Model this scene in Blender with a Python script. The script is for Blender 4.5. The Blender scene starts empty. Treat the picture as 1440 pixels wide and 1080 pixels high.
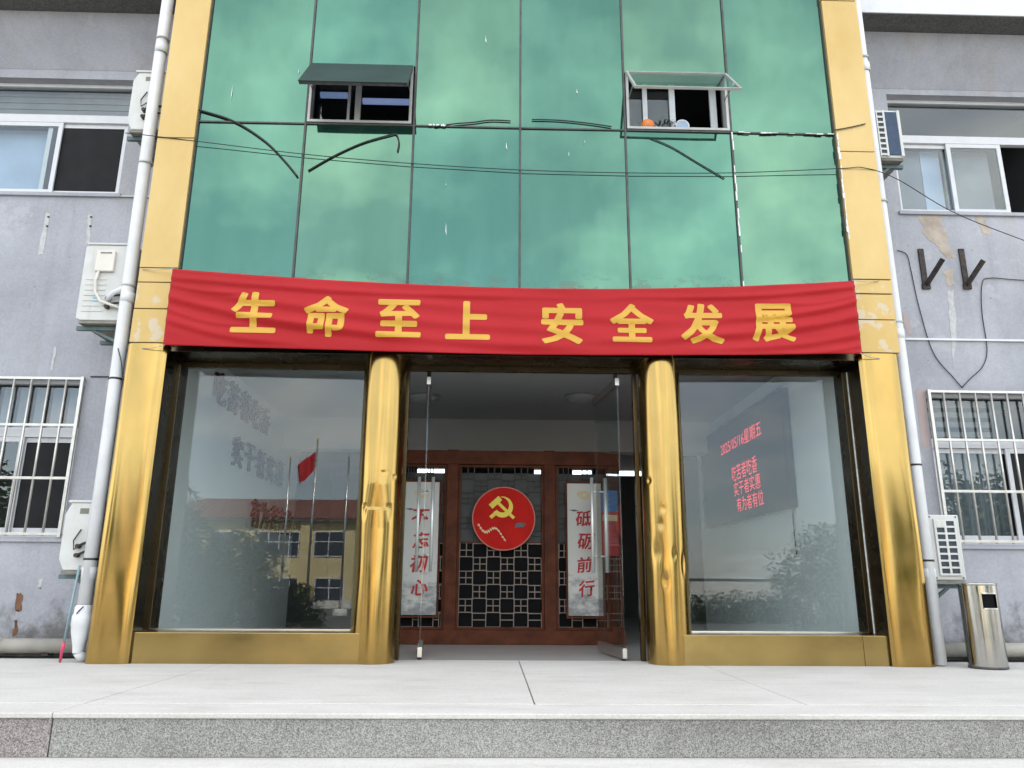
import bpy, bmesh, math, random
from mathutils import Vector, Matrix
R = math.radians
random.seed(7)
SC = bpy.context.scene
COL = SC.collection

# ------------------------------------------------------------------ camera
FPX = 1080.0; PITCH = R(14.6); YAW = R(1.47); ROLL = 0.0064; EYE = 0.68   # z = 0 is the porch floor
_d = Vector((math.sin(YAW)*math.cos(PITCH), math.cos(YAW)*math.cos(PITCH), math.sin(PITCH)))
_r0 = Vector((math.cos(YAW), -math.sin(YAW), 0)); _u0 = _r0.cross(_d)
_r = _r0*math.cos(ROLL) + _u0*math.sin(ROLL); _u = _u0*math.cos(ROLL) - _r0*math.sin(ROLL)
cd = bpy.data.cameras.new('camera'); cam = bpy.data.objects.new('camera', cd); COL.objects.link(cam)
m3 = Matrix((_r, _u, -_d)).transposed()
cam.matrix_world = Matrix.Translation((0, 0, EYE)) @ m3.to_4x4()
cd.sensor_width = 36.0; cd.lens = 36.0*FPX/1440.0; cd.clip_start = 0.05; cd.clip_end = 2000
SC.camera = cam

def ray(x, y): return _d + _r*((x-720)/FPX) + _u*((540-y)/FPX)
def PY(x, y, Y):
    v = ray(x, y); t = Y/v.y; return Vector((v.x*t, Y, EYE+v.z*t))
def PX(x, y, X):
    v = ray(x, y); t = X/v.x; return Vector((X, v.y*t, EYE+v.z*t))
def PZ(x, y, Z):
    v = ray(x, y); t = (Z-EYE)/v.z; return Vector((v.x*t, v.y*t, Z))

# ------------------------------------------------------------------ sky and sun
SUN_EL, SUN_AZ = R(49), R(16)       # azimuth clockwise from +Y; the sun stands behind the building, so the front lies in open shade
W = bpy.data.worlds.new('World'); SC.world = W; W.use_nodes = True
nt = W.node_tree; N = nt.nodes; L = nt.links
for n in list(N): N.remove(n)
out = N.new('ShaderNodeOutputWorld'); bg = N.new('ShaderNodeBackground'); bg.inputs[1].default_value = 0.12
sky = N.new('ShaderNodeTexSky'); sky.sky_type = 'NISHITA'; sky.sun_disc = False
sky.sun_elevation = SUN_EL; sky.sun_rotation = SUN_AZ; sky.air_density = 1.0; sky.dust_density = 1.0; sky.ozone_density = 1.0
tc = N.new('ShaderNodeTexCoord'); sep = N.new('ShaderNodeSeparateXYZ'); L.new(tc.outputs['Generated'], sep.inputs[0])
mx = N.new('ShaderNodeMath'); mx.operation = 'MAXIMUM'; mx.inputs[1].default_value = 0.0; L.new(sep.outputs[2], mx.inputs[0])
ad = N.new('ShaderNodeMath'); ad.operation = 'ADD'; ad.inputs[1].default_value = 0.22; L.new(mx.outputs[0], ad.inputs[0])
cmb = N.new('ShaderNodeCombineXYZ')
for i in range(2):
    dv = N.new('ShaderNodeMath'); dv.operation = 'DIVIDE'; L.new(sep.outputs[i], dv.inputs[0]); L.new(ad.outputs[0], dv.inputs[1]); L.new(dv.outputs[0], cmb.inputs[i])
cmb.inputs[2].default_value = 3.7
cn = N.new('ShaderNodeTexNoise'); cn.inputs['Scale'].default_value = 1.7; cn.inputs['Detail'].default_value = 9; cn.inputs['Roughness'].default_value = 0.56
L.new(cmb.outputs[0], cn.inputs['Vector'])
cr = N.new('ShaderNodeValToRGB'); cr.color_ramp.elements[0].position = 0.46; cr.color_ramp.elements[1].position = 0.66
cr.color_ramp.elements[0].color = (0.38, 0.38, 0.38, 1); cr.color_ramp.elements[1].color = (1, 1, 1, 1)
L.new(cn.outputs[0], cr.inputs[0])
mixc = N.new('ShaderNodeMix'); mixc.data_type = 'RGBA'
L.new(cr.outputs[0], mixc.inputs[0]); L.new(sky.outputs[0], mixc.inputs[6]); mixc.inputs[7].default_value = (9.0, 9.0, 8.7, 1)
L.new(mixc.outputs[2], bg.inputs[0]); L.new(bg.outputs[0], out.inputs[0])

sl = bpy.data.lights.new('sun', 'SUN'); sl.energy = 5.0; sl.angle = R(1.5); sl.color = (1.0, 0.96, 0.9)
so = bpy.data.objects.new('sun', sl); COL.objects.link(so)
sdir = Vector((math.sin(SUN_AZ)*math.cos(SUN_EL), math.cos(SUN_AZ)*math.cos(SUN_EL), math.sin(SUN_EL)))
so.rotation_euler = sdir.to_track_quat('Z', 'Y').to_euler(); so.location = (0, -10, 30)

SC.view_settings.view_transform = 'Standard'; SC.view_settings.look = 'None'
SC.view_settings.exposure = 1.75; SC.view_settings.gamma = 1.0; SC.view_settings.use_curve_mapping = False
SC.render.engine = 'CYCLES'
SC.cycles.use_denoising = True
SC.cycles.max_bounces = 10; SC.cycles.transparent_max_bounces = 16; SC.cycles.caustics_reflective = False; SC.cycles.caustics_refractive = False

# ------------------------------------------------------------------ materials
def new_mat(name):
    m = bpy.data.materials.new(name); m.use_nodes = True
    return m, m.node_tree.nodes, m.node_tree.links, m.node_tree.nodes['Principled BSDF']
def coords(N, L, scale=(1, 1, 1), rot=(0, 0, 0)):
    t = N.new('ShaderNodeTexCoord'); mp = N.new('ShaderNodeMapping'); mp.inputs['Scale'].default_value = scale; mp.inputs['Rotation'].default_value = rot
    L.new(t.outputs['Object'], mp.inputs[0]); return mp.outputs[0]
def noise(N, L, scale, detail=5, rough=0.55, vscale=(1, 1, 1), dist=0.0):
    n = N.new('ShaderNodeTexNoise'); n.inputs['Scale'].default_value = scale; n.inputs['Detail'].default_value = detail
    n.inputs['Roughness'].default_value = rough; n.inputs['Distortion'].default_value = dist
    L.new(coords(N, L, vscale), n.inputs['Vector']); return n.outputs[0]
def ramp(N, L, src, a, b, ca=(0, 0, 0, 1), cb=(1, 1, 1, 1)):
    r = N.new('ShaderNodeValToRGB'); e = r.color_ramp.elements
    e[0].position = a; e[1].position = b; e[0].color = ca; e[1].color = cb
    L.new(src, r.inputs[0]); return r.outputs[0]
def mix(N, L, fac, a, b, mode='MIX'):
    m = N.new('ShaderNodeMix'); m.data_type = 'RGBA'; m.blend_type = mode
    for sock, v in ((m.inputs[0], fac), (m.inputs[6], a), (m.inputs[7], b)):
        if isinstance(v, (int, float)): sock.default_value = v
        elif isinstance(v, tuple): sock.default_value = v if len(v) == 4 else v+(1,)
        else: L.new(v, sock)
    return m.outputs[2]
def mul(N, L, a, b):
    m = N.new('ShaderNodeMath'); m.operation = 'MULTIPLY'
    for sock, v in ((m.inputs[0], a), (m.inputs[1], b)):
        if isinstance(v, (int, float)): sock.default_value = v
        else: L.new(v, sock)
    return m.outputs[0]
def bump(N, L, bsdf, src, strength, dist=0.01):
    b = N.new('ShaderNodeBump'); b.inputs['Strength'].default_value = strength; b.inputs['Distance'].default_value = dist
    L.new(src, b.inputs['Height']); L.new(b.outputs[0], bsdf.inputs['Normal']); return b
def zmask(N, L, z0, z1):       # 1 below z0, 0 above z1 (object space)
    t = N.new('ShaderNodeTexCoord'); s = N.new('ShaderNodeSeparateXYZ'); L.new(t.outputs['Object'], s.inputs[0])
    m = N.new('ShaderNodeMapRange'); m.inputs[1].default_value = z0; m.inputs[2].default_value = z1
    m.inputs[3].default_value = 1; m.inputs[4].default_value = 0; L.new(s.outputs[2], m.inputs[0]); return m.outputs[0]
def c4(c): return (c[0], c[1], c[2], 1)

def plain(name, col, rough=0.6, metal=0.0, var=0.12, nscale=6, bmp=0.0, bscale=60, spec=0.5, emit=None, estr=1.0):
    m, N, L, b = new_mat(name)
    n = noise(N, L, nscale, 5)
    dark = tuple(c*(1-var) for c in col); lite = tuple(min(1, c*(1+var)) for c in col)
    L.new(ramp(N, L, n, 0.3, 0.7, c4(dark), c4(lite)), b.inputs['Base Color'])
    b.inputs['Roughness'].default_value = rough; b.inputs['Metallic'].default_value = metal
    b.inputs['Specular IOR Level'].default_value = spec
    if bmp: bump(N, L, b, noise(N, L, bscale, 4), bmp, 0.004)
    if emit: b.inputs['Emission Color'].default_value = c4(emit); b.inputs['Emission Strength'].default_value = estr
    return m

M = {}
# lilac grey painted plaster: blotches, rain streaks, splash mould near the ground
def wall_mat():
    m, N, L, b = new_mat('painted plaster')
    base = ramp(N, L, noise(N, L, 0.9, 6, 0.6), 0.3, 0.72, (0.29, 0.297, 0.332, 1), (0.43, 0.437, 0.48, 1))
    st = ramp(N, L, noise(N, L, 1.0, 5, 0.6, (5.0, 5.0, 0.22)), 0.52, 0.78)
    base = mix(N, L, mul(N, L, st, 0.45), base, (0.21, 0.205, 0.21))
    st2 = ramp(N, L, noise(N, L, 1.0, 3, 0.5, (2.3, 2.3, 0.12)), 0.60, 0.70)
    base = mix(N, L, mul(N, L, st2, 0.26), base, (0.30, 0.265, 0.21))
    pt = ramp(N, L, noise(N, L, 2.1, 7, 0.7), 0.60, 0.66)
    base = mix(N, L, mul(N, L, pt, 0.35), base, (0.50, 0.50, 0.525))
    pk = ramp(N, L, noise(N, L, 13, 3, 0.5), 0.74, 0.77)
    base = mix(N, L, mul(N, L, pk, 0.7), base, (0.16, 0.15, 0.15))
    fine = ramp(N, L, noise(N, L, 45, 5), 0.35, 0.65, (0.92, 0.92, 0.92, 1), (1.04, 1.04, 1.04, 1))
    base = mix(N, L, 1.0, base, fine, 'MULTIPLY')
    g = noise(N, L, 3.2, 8, 0.68)
    zz = zmask(N, L, 0.0, 0.75)
    a = N.new('ShaderNodeMath'); a.operation = 'ADD'; L.new(g, a.inputs[0]); L.new(mul(N, L, zz, 0.42), a.inputs[1])
    mould = ramp(N, L, a.outputs[0], 0.66, 0.86)
    base = mix(N, L, mul(N, L, mould, 0.85), base, (0.085, 0.08, 0.072))
    L.new(base, b.inputs['Base Color']); b.inputs['Roughness'].default_value = 0.62
    bump(N, L, b, noise(N, L, 30, 6, 0.6), 0.08, 0.006)
    return m
M['wall'] = wall_mat()

def gold_mat(name, col, rough, dent, vs):
    m, N, L, b = new_mat(name)
    n = noise(N, L, 2.2, 3, 0.5, (1, 1, 0.6))
    L.new(mix(N, L, ramp(N, L, n, 0.35, 0.7), c4(col), c4(tuple(c*0.80 for c in col))), b.inputs['Base Color'])
    b.inputs['Metallic'].default_value = 1.0
    r = ramp(N, L, noise(N, L, 3.0, 3, 0.5), 0.3, 0.75, (rough*0.75,)*3+(1,), (rough*1.35,)*3+(1,)); L.new(r, b.inputs['Roughness'])
    h = noise(N, L, 1.0, 3, 0.45, vs); bump(N, L, b, h, dent, 0.06)
    return m
M['gold'] = gold_mat('gold stainless sheet', (0.41, 0.27, 0.088), 0.18, 0.035, (5, 5, 0.7))
M['gold_plinth'] = gold_mat('gold stainless plinth', (0.40, 0.285, 0.11), 0.2, 0.05, (1.2, 1.2, 3))
M['bronze_shaded_gold'] = gold_mat('dark bronze sheet', (0.095, 0.075, 0.045), 0.26, 0.08, (3, 3, 3))  # on the reveals: gold sheet with its dark reflection put into the colour

def panel_mat():      # champagne composite panel: satin, faded, glue marks near the banner
    m, N, L, b = new_mat('champagne panel')
    base = ramp(N, L, noise(N, L, 1.3, 5, 0.6, (1.5, 1.5, 0.8)), 0.3, 0.7, (0.50, 0.335, 0.105, 1), (0.575, 0.415, 0.17, 1))
    t = N.new('ShaderNodeTexCoord'); s = N.new('ShaderNodeSeparateXYZ'); L.new(t.outputs['Object'], s.inputs[0])
    bnd = N.new('ShaderNodeMath'); bnd.operation = 'COMPARE'; bnd.inputs[1].default_value = 3.22; bnd.inputs[2].default_value = 0.42; L.new(s.outputs[2], bnd.inputs[0])
    gl = ramp(N, L, noise(N, L, 7.5, 4, 0.5), 0.555, 0.60)
    base = mix(N, L, mul(N, L, mul(N, L, gl, bnd.outputs[0]), 0.75), base, (0.50, 0.43, 0.33))
    sp = ramp(N, L, noise(N, L, 26, 3, 0.5), 0.70, 0.74)
    base = mix(N, L, mul(N, L, sp, 0.5), base, (0.35, 0.27, 0.16))
    L.new(base, b.inputs['Base Color']); b.inputs['Roughness'].default_value = 0.38; b.inputs['Metallic'].default_value = 0.25
    bump(N, L, b, noise(N, L, 1.4, 3, 0.5, (2, 2, 1)), 0.15, 0.02)
    return m
M['panel'] = panel_mat()

def green_glass():
    m, N, L, b = new_mat('green coated glass'); N.remove(b)
    o = N['Material Output']
    gl = N.new('ShaderNodeBsdfGlossy'); df = N.new('ShaderNodeBsdfDiffuse'); ms = N.new('ShaderNodeMixShader')
    ob = N.new('ShaderNodeObjectInfo')
    tint = mix(N, L, ob.outputs['Random'], (0.088, 0.205, 0.162), (0.134, 0.246, 0.172))
    film = ramp(N, L, noise(N, L, 1.1, 6, 0.6, (2.0, 2.0, 0.7)), 0.35, 0.75, (1, 1, 1, 1), (0.84, 0.86, 0.84, 1))
    L.new(mix(N, L, 1.0, tint, film, 'MULTIPLY'), gl.inputs['Color'])
    gl.inputs['Roughness'].default_value = 0.035
    # dust, dried glue in a ragged band along the lower rail
    dustc = mix(N, L, ramp(N, L, noise(N, L, 1.7, 7, 0.65, (3, 3, 0.5)), 0.4, 0.7), (0.03, 0.11, 0.08), (0.07, 0.17, 0.13))
    zz = zmask(N, L, 3.52, 3.68)
    gm = mul(N, L, ramp(N, L, noise(N, L, 6.0, 5, 0.6, (1, 1, 1.7)), 0.53, 0.57), zz)
    dustc = mix(N, L, gm, dustc, (0.16, 0.19, 0.16))
    L.new(dustc, df.inputs['Color'])
    fac = N.new('ShaderNodeMath'); fac.operation = 'ADD'; fac.use_clamp = True; fac.inputs[1].default_value = 0.20
    L.new(mul(N, L, gm, 0.4), fac.inputs[0])
    L.new(fac.outputs[0], ms.inputs[0]); L.new(gl.outputs[0], ms.inputs[1]); L.new(df.outputs[0], ms.inputs[2]); L.new(ms.outputs[0], o.inputs[0])
    bp = N.new('ShaderNodeBump'); bp.inputs['Strength'].default_value = 0.05; bp.inputs['Distance'].default_value = 0.05
    L.new(noise(N, L, 1.2, 2, 0.4), bp.inputs['Height']); L.new(bp.outputs[0], gl.inputs['Normal'])
    return m
M['green'] = green_glass()

M['green_dull'] = plain('dull dark green glass', (0.03, 0.05, 0.046), 0.55, var=0.15, nscale=3, spec=0.15)  # dull dark tone for the propped-open sash pane
def clear_glass(name, tint, refl, rough=0.0, haze=0.0, wob=0.02):
    m, N, L, b = new_mat(name); N.remove(b); o = N['Material Output']
    tr = N.new('ShaderNodeBsdfTransparent'); tr.inputs[0].default_value = c4(tint)
    gl = N.new('ShaderNodeBsdfGlossy'); gl.inputs['Color'].default_value = (0.95, 0.98, 1, 1); gl.inputs['Roughness'].default_value = rough
    lw = N.new('ShaderNodeLayerWeight'); lw.inputs[0].default_value = 0.5       # Schlick, alike for both faces of the sheet
    pw = N.new('ShaderNodeMath'); pw.operation = 'POWER'; pw.inputs[1].default_value = 5.0; L.new(lw.outputs['Facing'], pw.inputs[0])
    f = N.new('ShaderNodeMath'); f.operation = 'MULTIPLY_ADD'; f.inputs[1].default_value = 1.0-refl; f.inputs[2].default_value = refl; f.use_clamp = True; L.new(pw.outputs[0], f.inputs[0])
    ms = N.new('ShaderNodeMixShader'); L.new(f.outputs[0], ms.inputs[0]); L.new(tr.outputs[0], ms.inputs[1]); L.new(gl.outputs[0], ms.inputs[2])
    bp = N.new('ShaderNodeBump'); bp.inputs['Strength'].default_value = wob; bp.inputs['Distance'].default_value = 0.03
    L.new(noise(N, L, 0.8, 2, 0.4), bp.inputs['Height']); L.new(bp.outputs[0], gl.inputs['Normal'])
    last = ms.outputs[0]
    if haze:
        df = N.new('ShaderNodeBsdfDiffuse'); df.inputs[0].default_value = (0.55, 0.58, 0.58, 1)
        m2 = N.new('ShaderNodeMixShader'); L.new(mul(N, L, ramp(N, L, noise(N, L, 0.9, 6, 0.6), 0.25, 0.8), haze*2), m2.inputs[0])
        L.new(last, m2.inputs[1]); L.new(df.outputs[0], m2.inputs[2]); last = m2.outputs[0]
    L.new(last, o.inputs[0]); return m
M['glass'] = clear_glass('shop window glass', (0.935, 0.972, 0.972), 0.033, haze=0.004)
M['doorglass'] = clear_glass('door glass', (0.93, 0.97, 0.96), 0.030)
M['pane'] = clear_glass('window pane', (0.90, 0.93, 0.93), 0.055, haze=0.004)

def terrazzo(name, a, b_, spk, scale, rough=0.75, fleck=0.45):
    m, N, L, b = new_mat(name)
    base = ramp(N, L, noise(N, L, 1.3, 7, 0.62, (1, 1.6, 1)), 0.3, 0.72, c4(a), c4(b_))
    v = N.new('ShaderNodeTexVoronoi'); v.inputs['Scale'].default_value = scale; L.new(coords(N, L), v.inputs['Vector'])
    sp = N.new('ShaderNodeSeparateColor'); L.new(v.outputs['Color'], sp.inputs[0])
    base = mix(N, L, spk, base, ramp(N, L, sp.outputs[0], 0.1, 0.95, (0.06, 0.06, 0.06, 1), (0.95, 0.95, 0.92, 1)))
    st = ramp(N, L, noise(N, L, 2.4, 7, 0.7, (0.6, 2.2, 1)), 0.52, 0.76)
    base = mix(N, L, mul(N, L, st, 0.40), base, tuple(c*0.55*k for c, k in zip(a, (1.04, 0.99, 0.92))))
    dd = ramp(N, L, noise(N, L, 38, 3, 0.5), 0.72, 0.76)
    base = mix(N, L, mul(N, L, dd, fleck), base, tuple(c*0.35 for c in a))
    L.new(base, b.inputs['Base Color']); b.inputs['Roughness'].default_value = rough
    bump(N, L, b, v.outputs['Distance'], 0.22, 0.003)
    return m
M['porch'] = terrazzo('pale terrazzo', (0.535, 0.512, 0.472), (0.635, 0.612, 0.572), 0.09, 120)
M['riser'] = terrazzo('washed pebble', (0.125, 0.119, 0.105), (0.235, 0.226, 0.205), 0.30, 210, 0.85, 0.12)
M['riser_red'] = terrazzo('reddish washed pebble', (0.15, 0.115, 0.107), (0.225, 0.172, 0.163), 0.30, 210, 0.85, 0.12)
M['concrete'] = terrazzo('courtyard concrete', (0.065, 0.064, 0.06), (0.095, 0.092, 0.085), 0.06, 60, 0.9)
M['lobbyfloor'] = plain('lobby tile floor', (0.48, 0.47, 0.45), 0.25, var=0.05, nscale=2)
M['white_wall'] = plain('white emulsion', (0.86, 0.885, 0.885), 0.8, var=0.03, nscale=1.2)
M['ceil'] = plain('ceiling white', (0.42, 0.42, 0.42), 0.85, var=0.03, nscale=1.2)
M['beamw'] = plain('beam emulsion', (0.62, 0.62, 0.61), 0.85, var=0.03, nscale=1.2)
M['black'] = plain('black void', (0.010, 0.010, 0.011), 0.9, var=0.1, spec=0.05)
M['mesh'] = plain('insect mesh', (0.028, 0.028, 0.030), 0.9, var=0.1, spec=0.1)
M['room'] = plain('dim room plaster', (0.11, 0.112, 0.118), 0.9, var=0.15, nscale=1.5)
M['pvc'] = plain('weathered white pvc', (0.66, 0.67, 0.68), 0.42, var=0.08, nscale=5, bmp=0.05)
M['pvc_old'] = plain('yellowed pvc drain', (0.44, 0.42, 0.37), 0.5, var=0.18, nscale=5, bmp=0.08)
M['alu'] = plain('white coated aluminium', (0.62, 0.63, 0.65), 0.4, var=0.05, nscale=9)
M['alu_grey'] = plain('grey aluminium', (0.42, 0.42, 0.40), 0.4, 0.3, var=0.1)
M['mullion'] = plain('dark mullion', (0.060, 0.062, 0.060), 0.5, 0.2, var=0.3, nscale=14)
M['rubber'] = plain('black rubber', (0.015, 0.015, 0.015), 0.6, var=0.2)
M['seal'] = plain('white sealant', (0.72, 0.74, 0.72), 0.6, var=0.2, nscale=30)
M['steel'] = plain('stainless tube', (0.62, 0.61, 0.58), 0.28, 1.0, var=0.1)
M['handle'] = plain('satin steel handle', (0.80, 0.80, 0.78), 0.42, 0.6, var=0.05)
M['guard'] = plain('grille stainless', (0.58, 0.56, 0.52), 0.38, 0.75, var=0.12, nscale=12)
M['iron'] = plain('rusty black iron', (0.045, 0.035, 0.03), 0.7, 0.2, var=0.6, nscale=18, bmp=0.3, bscale=40)
M['bracket'] = plain('galvanised green grey bracket', (0.10, 0.14, 0.14), 0.55, 0.4, var=0.3, nscale=10)
def ac_mat():
    m, N, L, b = new_mat('aged ac casing')
    base = ramp(N, L, noise(N, L, 5, 6, 0.6), 0.3, 0.7, (0.52, 0.525, 0.50, 1), (0.60, 0.605, 0.585, 1))
    st = ramp(N, L, noise(N, L, 1.0, 5, 0.65, (12, 12, 0.9)), 0.56, 0.74)
    base = mix(N, L, mul(N, L, st, 0.45), base, (0.36, 0.33, 0.27))
    L.new(base, b.inputs['Base Color']); b.inputs['Roughness'].default_value = 0.5; return m
M['ac'] = ac_mat()
M['ac_dark'] = plain('coil fin', (0.035, 0.045, 0.06), 0.5, 0.3, var=0.3, nscale=20)
M['ac_navy'] = plain('navy coil face', (0.018, 0.04, 0.085), 0.45, 0.2, var=0.25, nscale=20)
M['ac_under'] = plain('grimy base pan', (0.20, 0.19, 0.16), 0.8, var=0.35, nscale=8)
M['ac_beige'] = plain('beige cover', (0.66, 0.62, 0.56), 0.55, var=0.06)
M['bluestk'] = plain('pale blue sticker', (0.18, 0.50, 0.65), 0.4)
M['wood'] = plain('red brown timber', (0.095, 0.027, 0.012), 0.55, var=0.35, nscale=7, spec=0.15)
M['lattice'] = plain('pale lattice strip', (0.22, 0.17, 0.14), 0.5, var=0.15)
M['lattice_dark'] = plain('dark lattice strip', (0.02, 0.012, 0.01), 0.5, var=0.15)
M['frost'] = plain('frosted panel', (0.085, 0.088, 0.088), 0.7, var=0.15, nscale=2, spec=0.2)
M['disc'] = plain('red lacquer', (0.50, 0.014, 0.010), 0.6, var=0.12, nscale=4, spec=0.1)
M['discrim'] = plain('faded red rim', (0.42, 0.10, 0.06), 0.4)
M['yellow'] = plain('emblem yellow', (0.78, 0.60, 0.03), 0.4, var=0.06)
M['cream'] = plain('cream print', (0.62, 0.48, 0.28), 0.5)
M['ink'] = plain('grey ink', (0.10, 0.10, 0.10), 0.6)
M['ltr'] = plain('red paint lettering', (0.42, 0.012, 0.02), 0.5, var=0.2, nscale=20)
M['wall_letter'] = plain('dark red acrylic letter', (0.10, 0.022, 0.03), 0.8, spec=0.08)
M['lamp'] = plain('dim milky lamp', (0.42, 0.42, 0.42), 0.3)
M['led_case'] = plain('led panel', (0.026, 0.028, 0.034), 0.8, var=0.1, spec=0.15)
M['led'] = plain('led dots', (0.5, 0.02, 0.03), 0.5, emit=(1.0, 0.05, 0.08), estr=0.32)
M['tube'] = plain('lit tube', (0.8, 0.85, 0.9), 0.5, emit=(0.85, 0.93, 1.0), estr=1.0)
M['tube_dim'] = plain('dim lit tube', (0.5, 0.6, 0.8), 0.5, emit=(0.40, 0.55, 1.0), estr=0.10)
M['curtain'] = plain('painted pale sky blue', (0.40, 0.50, 0.66), 0.8, var=0.18, nscale=1.5)  # on the upper left pane this colour paints the mirrored sky
M['curtain_grey'] = plain('grey curtain', (0.20, 0.22, 0.25), 0.9, var=0.15, nscale=3)
M['blind'] = plain('folded grey blind', (0.20, 0.20, 0.185), 0.8, var=0.2, nscale=4)
M['mopblue'] = plain('blue grey mop stick', (0.22, 0.33, 0.36), 0.4)
M['mopred'] = plain('pink red plastic', (0.62, 0.06, 0.14), 0.4)
M['blue'] = plain('blue print', (0.035, 0.15, 0.40), 0.5)
M['redprint'] = plain('red print', (0.40, 0.02, 0.02), 0.5)
M['pink'] = plain('pink undercoat', (0.41, 0.33, 0.32), 0.8, var=0.08, nscale=3, bmp=0.1)
M['peel'] = plain('bare render', (0.42, 0.355, 0.30), 0.9, var=0.2, nscale=8, bmp=0.3)
M['palepatch'] = plain('old white filler', (0.48, 0.48, 0.48), 0.8, var=0.15, nscale=20)
M['rust'] = plain('rust stain', (0.13, 0.065, 0.035), 0.9, var=0.6, nscale=14)
M['orange'] = plain('orange pot', (0.75, 0.22, 0.04), 0.5)
M['leafpot'] = plain('potted leaves', (0.03, 0.05, 0.03), 0.6)
M['flag'] = plain('red flag cloth', (0.55, 0.012, 0.015), 0.7)
M['ybuild'] = plain('ochre render', (0.66, 0.54, 0.29), 0.85, var=0.12, nscale=0.6)
M['rooftile'] = plain('brown red roof tile', (0.20, 0.075, 0.055), 0.8, var=0.25, nscale=2)
M['cornice'] = plain('white cornice', (0.62, 0.60, 0.55), 0.7)
M['bark'] = plain('bark', (0.09, 0.065, 0.045), 0.9, var=0.3, nscale=8)
def leaf_mat(name, a, b_):
    m, N, L, b = new_mat(name)
    gi = N.new('ShaderNodeTexNoise'); gi.inputs['Scale'].default_value = 1.6; L.new(coords(N, L), gi.inputs['Vector'])
    L.new(ramp(N, L, gi.outputs[0], 0.35, 0.65, c4(a), c4(b_)), b.inputs['Base Color']); b.inputs['Roughness'].default_value = 0.55
    return m
M['leaf'] = leaf_mat('broad leaf', (0.035, 0.070, 0.022), (0.075, 0.125, 0.04))
M['leaf2'] = leaf_mat('hedge leaf', (0.03, 0.06, 0.028), (0.06, 0.10, 0.045))
def banner_mat():
    m, N, L, b = new_mat('red banner cloth')
    base = ramp(N, L, noise(N, L, 1.2, 4, 0.5, (0.7, 1, 2)), 0.3, 0.7, (0.36, 0.013, 0.016, 1), (0.42, 0.019, 0.025, 1))
    L.new(base, b.inputs['Base Color']); b.inputs['Roughness'].default_value = 0.5
    b.inputs['Specular IOR Level'].default_value = 0.15
    bump(N, L, b, noise(N, L, 1.0, 6, 0.6, (2.2, 1, 9)), 0.12, 0.02)
    return m
M['banner'] = banner_mat()
M['bannertext'] = plain('golden yellow print', (0.58, 0.32, 0.028), 0.5, var=0.05)
def scroll_mat():
    m, N, L, b = new_mat('printed scroll')
    z = zmask(N, L, 0.38, 0.95)
    a = N.new('ShaderNodeMath'); a.operation = 'ADD'; L.new(noise(N, L, 6.5, 8, 0.7, (1.0, 1, 1.6)), a.inputs[0]); L.new(mul(N, L, z, 0.30), a.inputs[1])
    ink = ramp(N, L, a.outputs[0], 0.62, 0.82)
    base = mix(N, L, mul(N, L, ink, 0.75), (0.60, 0.58, 0.54), (0.14, 0.14, 0.16))
    L.new(base, b.inputs['Base Color']); b.inputs['Roughness'].default_value = 0.6; return m
M['scroll'] = scroll_mat()
def trash_mat():
    m, N, L, b = new_mat('polished stainless')
    b.inputs['Metallic'].default_value = 1.0; b.inputs['Base Color'].default_value = (0.40, 0.395, 0.375, 1)
    L.new(ramp(N, L, noise(N, L, 5, 6, 0.6), 0.3, 0.8, (0.10,)*3+(1,), (0.26,)*3+(1,)), b.inputs['Roughness'])
    bump(N, L, b, noise(N, L, 1, 3, 0.5, (16, 16, 0.7)), 0.25, 0.02); return m
M['trash'] = trash_mat()

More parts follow.
